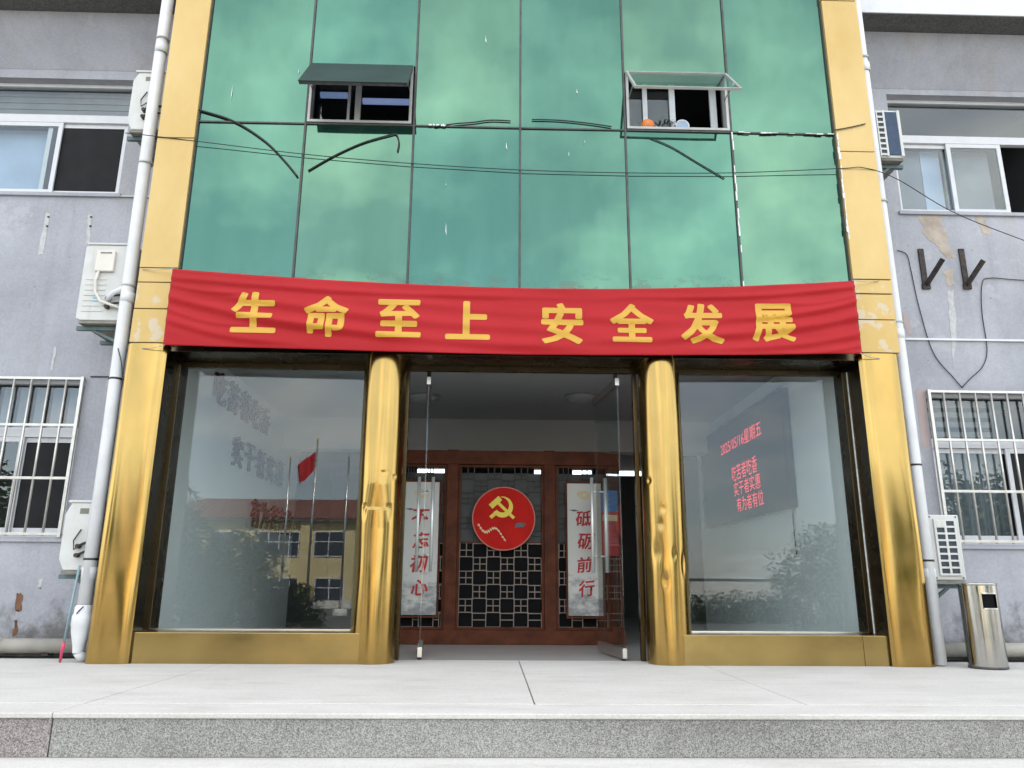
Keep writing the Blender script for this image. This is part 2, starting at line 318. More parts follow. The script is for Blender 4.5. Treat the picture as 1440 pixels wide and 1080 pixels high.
# ------------------------------------------------------------------ builders
class B:
    """collects shapes, then builds ONE mesh object"""
    def __init__(s): s.v = []; s.f = []; s.smooth = []
    def poly(s, pts, smooth=False):
        o = len(s.v); s.v += [tuple(p) for p in pts]; s.f.append(list(range(o, o+len(pts)))); s.smooth.append(smooth); return s
    def box(s, x0, x1, y0, y1, z0, z1):
        o = len(s.v)
        s.v += [(x, y, z) for z in (z0, z1) for y in (y0, y1) for x in (x0, x1)]
        for f in ((0, 2, 3, 1), (4, 5, 7, 6), (0, 1, 5, 4), (2, 6, 7, 3), (0, 4, 6, 2), (1, 3, 7, 5)): s.f.append([o+i for i in f]); s.smooth.append(False)
        return s
    def obox(s, c, ax, ay, az):      # oriented box: centre and three half-axis vectors
        o = len(s.v); c, ax, ay, az = map(Vector, (c, ax, ay, az))
        s.v += [tuple(c+ax*i+ay*j+az*k) for k in (-1, 1) for j in (-1, 1) for i in (-1, 1)]
        for f in ((0, 2, 3, 1), (4, 5, 7, 6), (0, 1, 5, 4), (2, 6, 7, 3), (0, 4, 6, 2), (1, 3, 7, 5)): s.f.append([o+i for i in f]); s.smooth.append(False)
        return s
    def tube(s, pts, r, n=10, caps=True):
        pts = [Vector(p) for p in pts]; o = len(s.v); k = len(pts)
        rs = r if isinstance(r, (list, tuple)) else [r]*k
        up = None
        for i, p in enumerate(pts):
            t = (pts[min(i+1, k-1)]-pts[max(i-1, 0)]).normalized()
            if up is None: up = t.orthogonal().normalized()
            up = (up - t*up.dot(t)).normalized(); w = t.cross(up)
            for j in range(n):
                a = 2*math.pi*j/n; s.v.append(tuple(p+(up*math.cos(a)+w*math.sin(a))*rs[i]))
        for i in range(k-1):
            for j in range(n):
                s.f.append([o+i*n+j, o+i*n+(j+1) % n, o+(i+1)*n+(j+1) % n, o+(i+1)*n+j]); s.smooth.append(True)
        if caps:
            s.f.append([o+j for j in reversed(range(n))]); s.smooth.append(False)
            s.f.append([o+(k-1)*n+j for j in range(n)]); s.smooth.append(False)
        return s
    def lathe(s, c, prof, n=32):     # prof: (radius, z) from bottom to top, about a vertical axis
        o = len(s.v); c = Vector(c)
        for r, z in prof:
            for j in range(n):
                a = 2*math.pi*j/n; s.v.append((c.x+r*math.cos(a), c.y+r*math.sin(a), c.z+z))
        for i in range(len(prof)-1):
            for j in range(n):
                s.f.append([o+i*n+j, o+i*n+(j+1) % n, o+(i+1)*n+(j+1) % n, o+(i+1)*n+j]); s.smooth.append(True)
        return s
    def prism_xz(s, pts, y0, y1):    # outline in x,z extruded along y
        o = len(s.v); n = len(pts)
        s.v += [(x, y0, z) for x, z in pts]+[(x, y1, z) for x, z in pts]
        s.f.append(list(range(o, o+n))); s.f.append([o+n+i for i in reversed(range(n))]); s.smooth += [False, False]
        for i in range(n): s.f.append([o+i, o+n+i, o+n+(i+1) % n, o+(i+1) % n]); s.smooth.append(False)
        return s
    def prism(s, pts, off):          # any planar outline moved along off
        o = len(s.v); n = len(pts); off = Vector(off)
        s.v += [tuple(p) for p in pts]+[tuple(Vector(p)+off) for p in pts]
        s.f.append(list(range(o, o+n))); s.f.append([o+n+i for i in reversed(range(n))]); s.smooth += [False, False]
        for i in range(n): s.f.append([o+i, o+n+i, o+n+(i+1) % n, o+(i+1) % n]); s.smooth.append(False)
        return s
    def build(s, name, mat, parent=None, bevel=0.0, fix=True):
        me = bpy.data.meshes.new(name); me.from_pydata(s.v, [], s.f)
        me.polygons.foreach_set('use_smooth', s.smooth)
        if fix:
            bm = bmesh.new(); bm.from_mesh(me); bmesh.ops.recalc_face_normals(bm, faces=bm.faces); bm.to_mesh(me); bm.free()
        me.update(); return link(name, me, mat, parent, bevel)
def link(name, me, mat, parent=None, bevel=0.0):
    o = bpy.data.objects.new(name, me); COL.objects.link(o)
    if mat is not None:
        me.materials.clear(); me.materials.append(M[mat] if isinstance(mat, str) else mat)
    if parent: o.parent = parent
    if bevel:
        bv = o.modifiers.new('bevel', 'BEVEL'); bv.width = bevel; bv.segments = 2; bv.limit_method = 'ANGLE'
    return o
def bx(name, mat, parent, x0, x1, y0, y1, z0, z1, bevel=0.0): return B().box(x0, x1, y0, y1, z0, z1).build(name, mat, parent, bevel)
def thing(name, label, cat, group=None):
    o = bpy.data.objects.new(name, None); o.empty_display_size = 0.1; COL.objects.link(o); return tag(o, label, cat, group)
def tag(o, label, cat, group=None):
    o['label'] = label; o['category'] = cat
    if group: o['group'] = group
    return o
def struct(o): o['kind'] = 'structure'; return o
def at(o, loc):            # put an Empty at its thing's base while its parts stay where they were modelled
    o.location = loc
    inv = Matrix.Translation(-Vector(loc))
    for ch in COL.objects:
        if ch.parent == o: ch.matrix_parent_inverse = inv
    return o

def text_mesh(body, size, weight=0.0, depth=0.0):
    c = bpy.data.curves.new('t', 'FONT'); c.body = body; c.size = 1.0; c.offset = weight; c.extrude = depth/size if size else 0; c.resolution_u = 2; c.fill_mode = 'BOTH' if depth else 'FRONT'
    o = bpy.data.objects.new('t', c); COL.objects.link(o); bpy.context.view_layer.update()
    me = bpy.data.meshes.new_from_object(o.evaluated_get(bpy.context.evaluated_depsgraph_get()))
    bpy.data.objects.remove(o); bpy.data.curves.remove(c)
    xs = [v.co.x for v in me.vertices]; ys = [v.co.y for v in me.vertices]
    cx, cy = (min(xs)+max(xs))/2, (min(ys)+max(ys))/2; w, h = max(xs)-min(xs), max(ys)-min(ys)
    for v in me.vertices: v.co = Vector(((v.co.x-cx)*size, (v.co.y-cy)*size, v.co.z*size))
    return me, w*size, h*size
def bold_mesh(body, size, weight):      # heavier strokes: shifted copies, each a hair behind the other
    me, w, h = text_mesh(body, size, 0.006); bm = bmesh.new()
    e = weight*size
    for k, (dx, dy) in enumerate(((0, 0), (e, 0), (-e, 0), (0, e*0.8), (0, -e*0.8), (e*0.7, e*0.6), (-e*0.7, -e*0.6), (e*0.7, -e*0.6), (-e*0.7, e*0.6))):
        n0 = len(bm.verts); bm.from_mesh(me); bm.verts.ensure_lookup_table()
        for v in bm.verts[n0:]: v.co += Vector((dx, dy, -0.00012*k))
    bm.to_mesh(me); bm.free(); me.update(); return me, w+2*e, h+1.6*e
def map_mesh(me, fn):
    for v in me.vertices: v.co = fn(v.co.copy())
    me.update(); return me

def holes_wall(name, mat, parent, x0, x1, z0, z1, Y, T, holes):
    xs = sorted({x0, x1}|{h[0] for h in holes}|{h[1] for h in holes}); zs = sorted({z0, z1}|{h[2] for h in holes}|{h[3] for h in holes})
    b = B()
    def inside(x, z): return any(h[0] < x < h[1] and h[2] < z < h[3] for h in holes)
    for i in range(len(xs)-1):
        for j in range(len(zs)-1):
            a, c, d, e = xs[i], xs[i+1], zs[j], zs[j+1]
            if not inside((a+c)/2, (d+e)/2):
                b.poly([(a, Y, d), (c, Y, d), (c, Y, e), (a, Y, e)]); b.poly([(a, Y+T, d), (a, Y+T, e), (c, Y+T, e), (c, Y+T, d)])
    for a, c, d, e in holes:
        b.poly([(a, Y, d), (a, Y, e), (a, Y+T, e), (a, Y+T, d)]); b.poly([(c, Y, d), (c, Y+T, d), (c, Y+T, e), (c, Y, e)])
        b.poly([(a, Y, d), (a, Y+T, d), (c, Y+T, d), (c, Y, d)]); b.poly([(a, Y, e), (c, Y, e), (c, Y+T, e), (a, Y+T, e)])
    return b.build(name, mat, parent, fix=False)
def room(name, mat, parent, x0, x1, y0, y1, z0, z1):     # five-sided box open towards the viewer
    b = B()
    b.poly([(x0, y1, z0), (x0, y1, z1), (x1, y1, z1), (x1, y1, z0)]); b.poly([(x0, y0, z0), (x0, y0, z1), (x0, y1, z1), (x0, y1, z0)])
    b.poly([(x1, y0, z0), (x1, y1, z0), (x1, y1, z1), (x1, y0, z1)]); b.poly([(x0, y0, z0), (x0, y1, z0), (x1, y1, z0), (x1, y0, z0)])
    b.poly([(x0, y0, z1), (x1, y0, z1), (x1, y1, z1), (x0, y1, z1)])
    return b.build(name, mat, parent, fix=False)
def rect_frame(b, x0, x1, z0, z1, y0, y1, w):
    b.box(x0, x0+w, y0, y1, z0, z1); b.box(x1-w, x1, y0, y1, z0, z1); b.box(x0+w, x1-w, y0, y1, z0, z0+w); b.box(x0+w, x1-w, y0, y1, z1-w, z1); return b

# ------------------------------------------------------------------ ground, steps, porch
GZ = -0.892
g = B().poly([(-300, -400, GZ), (300, -400, GZ), (300, 60, GZ), (-300, 60, GZ)]).build('courtyard_ground', 'concrete', fix=False); struct(g)
porch = bx('porch', 'riser', None, -12, 12, 4.52, 13.2, GZ+0.004, -0.03); struct(porch)
SEAMS = [-12, -6.2, -2.33, 0.27, 1.88, 5.4, 12]
for i in range(6):
    a, c = SEAMS[i]+0.004, SEAMS[i+1]-0.004
    bx('slab', 'porch', porch, a, c, 4.83, 7.48, -0.029, 0.0, 0.004)
for a, c in ((-12, -2.33), (-2.33, 3.1), (3.1, 12)):
    bx('edge_strip', 'porch', porch, a+0.002, c-0.002, 4.478, 4.822, -0.029, -0.001, 0.006)
bx('riser_panel', 'riser_red', porch, -5.2, -2.334, 4.492, 4.519, -0.222, -0.030, 0.003)
bx('riser_panel', 'riser', porch, -2.326, 3.098, 4.490, 4.519, -0.222, -0.030, 0.003)
bx('riser_panel', 'riser', porch, 3.102, 12, 4.491, 4.519, -0.222, -0.030, 0.003)
bx('riser_panel', 'riser', porch, -12, -5.204, 4.491, 4.519, -0.222, -0.030, 0.003)
steps = bx('steps', 'riser', None, -12, 12, 4.13, 4.515, GZ+0.002, -0.255); struct(steps)
bx('tread', 'porch', steps, -12, 12, 4.08, 4.517, -0.254, -0.223, 0.006)
bx('tread', 'porch', steps, -12, 12, 3.72, 4.128, -0.477, -0.446, 0.006)
bx('riser_block', 'riser', steps, -12, 12, 3.76, 4.128, GZ+0.003, -0.478)
bx('tread', 'porch', steps, -12, 12, 3.36, 3.757, -0.70, -0.669, 0.006)
bx('riser_block', 'riser', steps, -12, 12, 3.40, 3.757, GZ+0.004, -0.701)

# ------------------------------------------------------------------ the building
bld = thing('office_building', 'grey office building with green glass front and gold entrance pillars', 'building')
WY = 7.9      # wing wall plane
WT = 0.22
XL, XR = -3.43, 3.93        # sides of the projecting entrance block
TOP = 9.2
HL = [(-6.35, -4.22, 4.875, 6.345), (-6.35, -4.27, 1.10, 2.745)]
HR = [(4.66, 6.55, 4.845, 6.385), (4.65, 6.6, 1.10, 2.722)]
holes_wall('wing_wall', 'wall', bld, -12, XL+0.02, -0.02, TOP, WY, WT, HL)
holes_wall('wing_wall', 'wall', bld, XR-0.02, 12, -0.02, TOP, WY, WT, HR)
for s, (xa, xb) in (('L', (-12, XL-0.005)), ('R', (XR+0.005, 12))):
    # sloped soffit under the eave, then the eave slab
    b = B(); b.poly([(xa, 7.58, 6.995), (xb, 7.58, 6.995), (xb, WY-0.003, 6.46), (xa, WY-0.003, 6.46)])
    b.poly([(xa, WY-0.003, 6.46), (xb, WY-0.003, 6.46), (xb, WY-0.003, 6.995), (xa, WY-0.003, 6.995)])
    b.build('sloped_soffit', 'wall', bld)
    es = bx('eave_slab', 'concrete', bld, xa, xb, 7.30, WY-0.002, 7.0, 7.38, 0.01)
    bx('fascia', 'alu', es, xa, xb, 7.282, 7.298, 7.006, 7.38, 0.004)
# block side walls and back fill
for x0, x1 in ((XL+0.004, XL+0.15), (XR-0.15, XR-0.004)):
    bx('side_wall', 'wall', bld, x0, x1, 7.10, WY+0.3, -0.02, TOP)
bx('spandrel_beam', 'bronze_shaded_gold', bld, -3.12, 3.55, 7.075, 7.46, 2.80, 3.42, 0.004)
bx('spandrel_trim', 'bronze_shaded_gold', bld, -3.12, 3.55, 7.44, 7.49, 2.745, 2.80, 0.003)
bx('roof', 'concrete', bld, -12.3, 12.3, 7.95, 22.2, TOP+0.02, TOP+0.4)
bx('back_wall', 'wall', bld, -12, 12, 22.0, 22.2, GZ, TOP+0.019)
for x in (-12, 11.8): bx('end_wall', 'wall', bld, x, x+0.2, WY+WT+0.001, 21.999, GZ, TOP+0.019)
bx('top_band', 'panel', bld, XL, XR, 7.02, 7.5, TOP, TOP+0.5, 0.01)

# pillars: champagne panels above, gold sheet below
def pillar(x0, x1):
    zs = [2.86, 3.20, 3.47, 3.62, 5.04, 6.9, 8.1, TOP]
    for i in range(len(zs)-1):
        dx = random.uniform(-0.004, 0.004)
        bx('pillar_panel', 'panel', bld, x0+dx, x1+dx, 7.0+random.uniform(-0.004, 0.004), 7.12, zs[i]+0.004, zs[i+1]-0.004, 0.005)
    # lower sheet: slightly swollen, rounded corners
    n = 20; k = 30; b = B()
    e0, e1 = x0-0.018, x1-0.02
    prof = []
    for i in range(n+1):
        t = i/n; prof.append((e0+(e1-e0)*t, 7.03-0.035*(1-abs(2*t-1)**5)))
    for j in range(k+1):
        z = 2.855*j/k
        for x, y in prof:
            d = 0.003*math.sin(x*23+z*2.1)*math.sin(z*1.7+x*5)+0.0015*math.sin(z*4.3+x*11)
            b.v.append((x, y+d*(0.4+0.6*(z < 1.9)), z))
    w = n+1
    for j in range(k):
        for i in range(n):
            b.f.append([j*w+i, j*w+i+1, (j+1)*w+i+1, (j+1)*w+i]); b.smooth.append(True)
    b.build('pillar_cladding', 'gold', bld, fix=False)
    bx('pillar_core', 'bronze_shaded_gold', bld, e0+0.001, e1-0.001, 7.036, 7.50, -0.02, 2.853)
pillar(XL, -3.06); pillar(3.545, XR)
# reveal trims with a pale sealant bead
for x, sgn in ((-3.098, 1), (3.525, -1)):
    bx('jamb', 'bronze_shaded_gold', bld, min(x, x+sgn*0.05), max(x, x+sgn*0.05), 7.30, 7.49, 0.262, 2.745, 0.003)
    bx('sealant_bead', 'seal', bld, x-0.006, x+0.006, 7.288, 7.298, 0.262, 2.742)

F = -math.pi/2
# round entrance columns clad in dented gold sheet
def column(cx, cy, r, dents):
    n, k = 96, 260; b = B()
    for j in range(k+1):
        z = 2.86*j/k
        for i in range(n):
            a = 2*math.pi*i/n; rr = r
            rr += 0.0010*math.sin(3*a+z*1.4)+0.0006*math.sin(7*a-z*3)
            for (da, dz, w, h, dep) in dents:
                q = (math.atan2(math.sin(a-da), math.cos(a-da))/w); s = (z-dz)/h
                if abs(q) < 3 and abs(s) < 3: rr -= 0.6*dep*math.exp(-q*q-s*s)
            if cx < 0:       # the sheet has buckled into one sharp fold
                q = abs(math.atan2(math.sin(a-F-0.05), math.cos(a-F-0.05)))/0.62
                if q < 1 and 1.335 < z < 1.56: rr -= 0.020*(1-q)*(1-(z-1.335)/0.225)
                if q < 1.1 and 1.16 < z <= 1.335: rr += 0.006*max(0, 1-q/1.1)*(z-1.16)/0.175
                for qq in (0.62, -0.55):
                    w_ = abs(math.atan2(math.sin(a-F-qq), math.cos(a-F-qq)))/0.13
                    if w_ < 1 and 1.22 < z < 1.38: rr -= 0.010*(1-w_)*(1-abs(z-1.33)/0.11 if abs(z-1.33) < 0.11 else 0)
            b.v.append((cx+rr*math.cos(a), cy+rr*math.sin(a), z))
    for j in range(k):
        for i in range(n):
            b.f.append([j*n+i, j*n+(i+1) % n, (j+1)*n+(i+1) % n, (j+1)*n+i]); b.smooth.append(True)
    return b.build('column', 'gold', bld, fix=False)
column(-1.044, 7.240, 0.203, [(F, 1.02, 0.7, 0.30, 0.008), (F-0.9, 0.8, 0.3, 0.3, 0.010), (F+0.25, 1.66, 0.12, 0.02, 0.010), (F+0.8, 1.63, 0.12, 0.02, 0.010)])
column(1.622, 7.240, 0.200, [(F-0.9, 1.62, 0.12, 0.03, 0.012), (F-0.25, 1.36, 0.10, 0.03, 0.008), (F-0.4, 1.22, 0.10, 0.04, 0.008), (F-0.6, 0.98, 0.2, 0.09, 0.012), (F+0.65, 0.86, 0.12, 0.10, 0.012), (F+0.2, 0.95, 0.10, 0.05, 0.008), (F-0.3, 0.72, 0.15, 0.06, 0.010), (F, 0.5, 0.6, 0.3, 0.006)])

# ground-floor shop windows on gold plinths
for x0, x1 in ((-3.096, -1.16), (1.73, 3.523)):
    sh = bx('shop_window', 'glass', bld, x0+0.05*(x0 < 0), x1-0.05*(x0 > 0), 7.445, 7.457, 0.262, 2.744)
    if x0 < 0:
        bx('plinth', 'gold_plinth', bld, -3.110, -1.125, 7.058, 7.47, -0.01, 0.258, 0.006)
    else:
        bx('plinth', 'gold_plinth', bld, 1.705, 3.300, 7.058, 7.47, -0.01, 0.258, 0.006)
        bx('plinth', 'gold_plinth', bld, 3.304, 3.532, 7.061, 7.47, -0.01, 0.257, 0.006)
    bx('glazing_channel', 'steel', sh, x0+0.01, x1-0.01, 7.425, 7.475, 0.259, 0.268)

# green curtain wall -------------------------------------------------------------
MX = [-3.062, -1.965, -0.852, 0.249, 1.344, 2.455, 3.546]
MZ = [3.30, 5.262, 7.25, TOP]
GY = 7.05
VL = (-1.945, -0.888, 5.285, 5.968)   # vent openings
VR = (1.372, 2.435, 5.282, 5.952)
def panel(x0, x1, z0, z1):
    b = B(); tx = random.uniform(-0.004, 0.004); tz = random.uniform(-0.003, 0.003)
    nx, nz = 6, 8
    for j in range(nz+1):
        for i in range(nx+1):
            u, v = i/nx, j/nz
            bow = 0.0045*(1-(2*u-1)**2)*(1-(2*v-1)**2)
            b.v.append((x0+(x1-x0)*u, GY+tx*(u-.5)+tz*(v-.5)-bow, z0+(z1-z0)*v))
    for j in range(nz):
        for i in range(nx):
            a = j*(nx+1)+i; b.f.append([a, a+1, a+nx+2, a+nx+1]); b.smooth.append(True)
    # edge thickness
    o = len(b.v); b.v += [(x0, GY+0.012, z0), (x1, GY+0.012, z0), (x1, GY+0.012, z1), (x0, GY+0.012, z1)]
    b.f.append([o+3, o+2, o+1, o]); b.smooth.append(False)
    return b.build('glass_panel', 'green', bld, fix=False)
for j in range(3):
    for i in range(6):
        x0, x1, z0, z1 = MX[i]+0.011, MX[i+1]-0.011, MZ[j]+0.009, MZ[j+1]-0.009
        if j == 1 and i == 1: panel(x0, x1, VL[3]+0.012, z1)
        elif j == 1 and i == 4: panel(x0, x1, VR[3]+0.012, z1)
        else: panel(x0, x1, z0, z1)
for x in MX: bx('mullion', 'mullion', bld, x-0.0105, x+0.0105, 7.030, 7.10, 3.30, TOP, 0.002)
for z in MZ[1:3]:
    for i in range(6): bx('transom', 'mullion', bld, MX[i]+0.011, MX[i+1]-0.011, 7.034, 7.10, z-0.0085, z+0.0085, 0.002)
# solid backing wall of the upper floor with the two vent openings
holes_wall('backing_wall', 'room', bld, -3.2, 3.7, 3.4, TOP, 7.13, 0.12, [VL, VR])

def vent(V, kind):
    x0, x1, z0, z1 = V
    b = rect_frame(B(), x0-0.008, x1+0.008, z0-0.004, z1+0.004, 7.03, 7.15, 0.028)
    w = b.build('vent_window', 'alu_grey', bld, 0.002)
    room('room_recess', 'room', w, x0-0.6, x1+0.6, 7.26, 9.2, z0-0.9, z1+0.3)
    y0 = 7.20
    for xx in ((x0+0.44, x0+0.50), (x0+0.36, x0+0.385)) if kind == 'L' else ((x0+0.20, x0+0.25), (x0+0.49, x0+0.55), (x0+0.93, x0+1.0)):
        bx('inner_sash_stile', 'alu', w, xx[0], xx[1], y0, y0+0.03, z0+0.012, z1-0.012); y0 += 0.0012
    # top-hung sash swung outwards
    th = R(39 if kind == 'L' else 41); ln = (z1-z0)-0.02
    hx = Vector((1, 0, 0)); dn = Vector((0, -math.sin(th), -math.cos(th))); nn = hx.cross(dn).normalized()
    hinge = Vector(((x0+x1)/2, 7.022, z1-0.002)); hw = (x1-x0)/2+0.008
    if kind == 'L':
        c = hinge+dn*(ln/2)
        p = B().obox(c, hx*hw, dn*(ln/2), nn*0.005).build('sash_pane', 'green_dull', w)
        f = B()
        for sx in (-1, 1): f.obox(c+hx*(hw-0.018)*sx+nn*0.021, hx*0.014, dn*(ln/2-0.01), nn*0.014)
        for q in (0.02, ln-0.02): f.obox(hinge+dn*q+nn*0.0205, hx*(hw-0.034), dn*0.014, nn*0.0135)
        f.build('sash_frame', 'mullion', w)
    else:
        c = hinge+dn*(ln/2)
        f = B()
        for sx in (-1, 1): f.obox(c+hx*(hw-0.012)*sx, hx*0.011, dn*(ln/2), nn*0.013)
        for q in (0.012, ln-0.012): f.obox(hinge+dn*q, hx*(hw-0.024), dn*0.012, nn*0.0125)
        f.build('sash_frame', 'alu_grey', w)
        B().obox(c, hx*(hw-0.024), dn*(ln/2-0.024), nn*0.003).build('sash_pane', 'pane', w)
    for sx in (-1, 1):
        B().tube([hinge+hx*(hw-0.03)*sx+Vector((0, 0.03, -0.30)), hinge+hx*(hw-0.03)*sx+dn*0.42], 0.006, 6).build('stay_arm', 'steel', w)
    bx('inner_pane', 'pane', w, x0+0.03, x0+0.5, 7.235, 7.239, z0+0.01, z1-0.01)
    return w
vent(VL, 'L'); vent(VR, 'R')
for i, (px, py, ln) in enumerate(((470, 134, 0.30), (545, 143, 0.55))):
    p = PY(px, py, 7.55); t = B().tube([p+Vector((-ln/2, 0, 0)), p+Vector((ln/2, 0, 0))], 0.035, 8).build('ceiling_tube_light', 'tube_dim')
    tag(t, ('short' if i == 0 else 'long')+' bluish tube light inside the propped-open upper left vent', 'light', 'tube lights in the upper room')
# oddments on the sill of the right vent
zs = VR[2]+0.026
o = tag(B().lathe((1.60, 7.135, zs), [(0.001, 0), (0.05, 0), (0.075, 0.05), (0.07, 0.10), (0.04, 0.13), (0.001, 0.13)], 16).build('orange_pot', 'orange'), 'small round orange pot on the open upper vent sill', 'pot')
b = B()
for i in range(60):
    c = Vector((1.79+random.gauss(0, 0.05), 7.14+random.gauss(0, 0.015), zs+0.10+random.gauss(0, 0.035))); d = Vector((random.gauss(0, 1), random.gauss(0, 1), random.gauss(0, 1))).normalized()*0.03; e = d.orthogonal().normalized()*0.015
    b.poly([c-d, c+e, c+d, c-e])
pp = thing('potted_plant', 'dark leafy potted plant on the open upper vent sill', 'plant')
b.build('leaves', 'leafpot', pp, fix=False); B().lathe((1.79, 7.14, zs), [(0.001, 0), (0.04, 0), (0.05, 0.07), (0.001, 0.07)], 14).build('pot', 'mullion', pp); at(pp, (1.79, 7.14, zs))
ck = thing('round_clock', 'small white round clock on the open upper vent sill', 'clock')
B().tube([(1.97, 7.12, zs+0.075), (1.97, 7.15, zs+0.075)], 0.074, 20).build('case', 'alu', ck)
B().tube([(1.97, 7.115, zs+0.075), (1.97, 7.1185, zs+0.075)], 0.058, 20).build('dial', 'curtain', ck); at(ck, (1.97, 7.13, zs))
tag(B().lathe((2.10, 7.14, zs), [(0.001, 0), (0.03, 0), (0.036, 0.04), (0.001, 0.06)], 12).build('tan_bowl', 'peel'), 'tiny tan bowl beside the clock on the upper vent sill', 'bowl')

# ragged white sealant on the right-hand joints, streaks and droppings on the glass
def bead(name, mat, pts, w, parent, y):
    b = B()
    for i in range(len(pts)-1):
        a, c = Vector(pts[i]), Vector(pts[i+1]); n = 18
        dv = (c-a).normalized(); pv = Vector((-dv.z, 0, dv.x))
        for k in range(n):
            if random.random() < 0.28: continue
            p = a+(c-a)*((k+0.5)/n)+pv*random.uniform(-0.004, 0.004); h = (c-a).length/n*random.uniform(0.4, 0.62); ww = w*random.uniform(0.4, 1.3)
            b.obox(p, dv*h, pv*ww, Vector((0, 0.0035, 0)))
    o = b.build(name, mat, parent); o['kind'] = 'stuff'; return o
yy = 7.0245
bead('sealant_smear', 'seal', [(2.461, yy, 3.5), (2.458, yy, 5.25)], 0.007, bld, yy)
bead('sealant_smear', 'seal', [(2.47, yy, 5.256), (3.53, yy, 5.256)], 0.005, bld, yy)
bead('sealant_smear', 'seal', [(3.552, yy-0.03, 3.9), (3.552, yy-0.03, 5.24)], 0.008, bld, yy)
bead('sealant_smear', 'seal', [(-0.70, yy, 5.268), (-0.52, yy, 5.264)], 0.010, bld, yy)
for (px, py, ln) in ((326, 130, 0.17), (683, 55, 0.10), (627, 322, 0.15), (712, 205, 0.09), (811, 128, 0.06), (800, 217, 0.07), (627, 260, 0.05), (822, 200, 0.05), (420, 100, 0.06)):
    p = PY(px, py, 7.040); s = random.uniform(-0.03, 0.03)
    b = B().poly([(p.x, 7.039, p.z+ln/2), (p.x+0.004, 7.039, p.z), (p.x+s*0.4, 7.039, p.z-ln/2), (p.x-0.003, 7.039, p.z-0.02)]); b.prism([(p.x, 7.0395, p.z+ln/2), (p.x+0.004, 7.0395, p.z), (p.x+s*0.4, 7.0395, p.z-ln/2), (p.x-0.003, 7.0395, p.z-0.02)], (0, 0.002, 0))
    b.build('dropping_streak', 'seal', bld)

# wing windows --------------------------------------------------------------------
def sliding_window(h, zt, split, kind):
    x0, x1, z0, z1 = h; y0 = WY+0.10
    b = rect_frame(B(), x0+0.002, x1-0.002, z0+0.002, z1-0.002, y0, y0+0.07, 0.045)
    b.box(x0+0.047, x1-0.047, y0+0.002, y0+0.068, zt-0.05, zt+0.05)
    w = b.build('window', 'alu', bld, 0.003)
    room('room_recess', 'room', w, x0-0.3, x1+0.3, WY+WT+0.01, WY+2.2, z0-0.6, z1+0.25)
    bx('sill', 'wall', w, x0-0.04, x1+0.04, WY-0.03, WY+0.10, z0-0.045, z0-0.002, 0.004)
    bx('transom_pane', 'pane', w, x0+0.047, x1-0.047, y0+0.03, y0+0.035, zt+0.05, z1-0.047)
    k = len(split)
    for i, (a, c, yy, openp) in enumerate(split):
        s = rect_frame(B(), a, c, z0+0.05, zt-0.052, y0+yy, y0+yy+0.022, 0.05).build('sash', 'alu', w, 0.002)
        if openp: bx('insect_screen', 'mesh', w, a+0.05, c-0.05, y0+yy+0.008, y0+yy+0.010, z0+0.10, zt-0.102)
        else: bx('pane', 'pane', w, a+0.05, c-0.05, y0+yy+0.008, y0+yy+0.013, z0+0.10, zt-0.102)
    return w
w = sliding_window(HL[0], 5.885, [(-6.0, -5.02, 0.004, False), (-5.2, -4.28, 0.036, True)], 'LU')
bx('curtain', 'curtain', w, -6.0, -5.10, WY+0.27, WY+0.29, 4.95, 5.82)  # pale blue sheet standing in for the sky mirrored in this pane
bl = B()
for i in range(9): bl.box(-6.3, -4.25, WY+0.262+0.010*(i % 2), WY+0.268+0.012*(i % 2), 5.94+i*0.042, 5.94+i*0.042+0.036)
bl.build('folded_blind', 'blind', w)
w = sliding_window(HL[1], 2.18, [(-5.95, -4.86, 0.004, False), (-4.9, -4.32, 0.036, True)], 'LL')
b = B()
for i in range(12): b.box(-6.3+i*0.175, -6.3+i*0.175+0.115, WY+0.262, WY+0.27, 2.24, 2.70)
b.build('vertical_blind', 'curtain_grey', w)
w = sliding_window(HR[0], 5.85, [(4.71, 5.42, 0.036, False), (5.36, 6.02, 0.004, False)], 'RU')
bx('curtain', 'curtain_grey', w, 4.72, 5.12, WY+0.27, WY+0.29, 4.93, 5.79)
bx('curtain', 'curtain', w, 5.13, 5.36, WY+0.272, WY+0.29, 4.93, 5.79)
bx('curtain', 'curtain_grey', w, 5.40, 5.96, WY+0.271, WY+0.291, 4.93, 5.79)
B().tube([(4.9, WY+0.9, 6.25), (5.5, WY+0.9, 6.25)], 0.02, 8).build('unlit_tube', 'alu_grey', w)
w = sliding_window(HR[1], 2.17, [(4.70, 5.58, 0.036, False), (5.5, 6.4, 0.004, True)], 'RL')
b = B()
for i in range(5):
    b.tube([(4.76+i*0.165+k*0.0275, WY+0.30+0.018*(k % 2), 1.14) for k in (0, )]+[(4.76+i*0.165, WY+0.30, 2.1)], 0.001, 3)
b = B()
n = 60
for i in range(n):
    xa = 4.74+0.84*i/n; xb = 4.74+0.84*(i+1)/n
    ya = WY+0.29+0.03*math.sin(i*0.62); yb = WY+0.29+0.03*math.sin((i+1)*0.62)
    b.poly([(xa, ya, 1.14), (xb, yb, 1.14), (xb, yb, 2.12), (xa, ya, 2.12)], True)
b.build('curtain', 'curtain_grey', w)
b = B()
for i in range(4): b.box(4.7, 5.5, WY+0.266, WY+0.272, 2.27+i*0.11, 2.27+i*0.11+0.06)
b.build('folded_blind', 'blind', w)

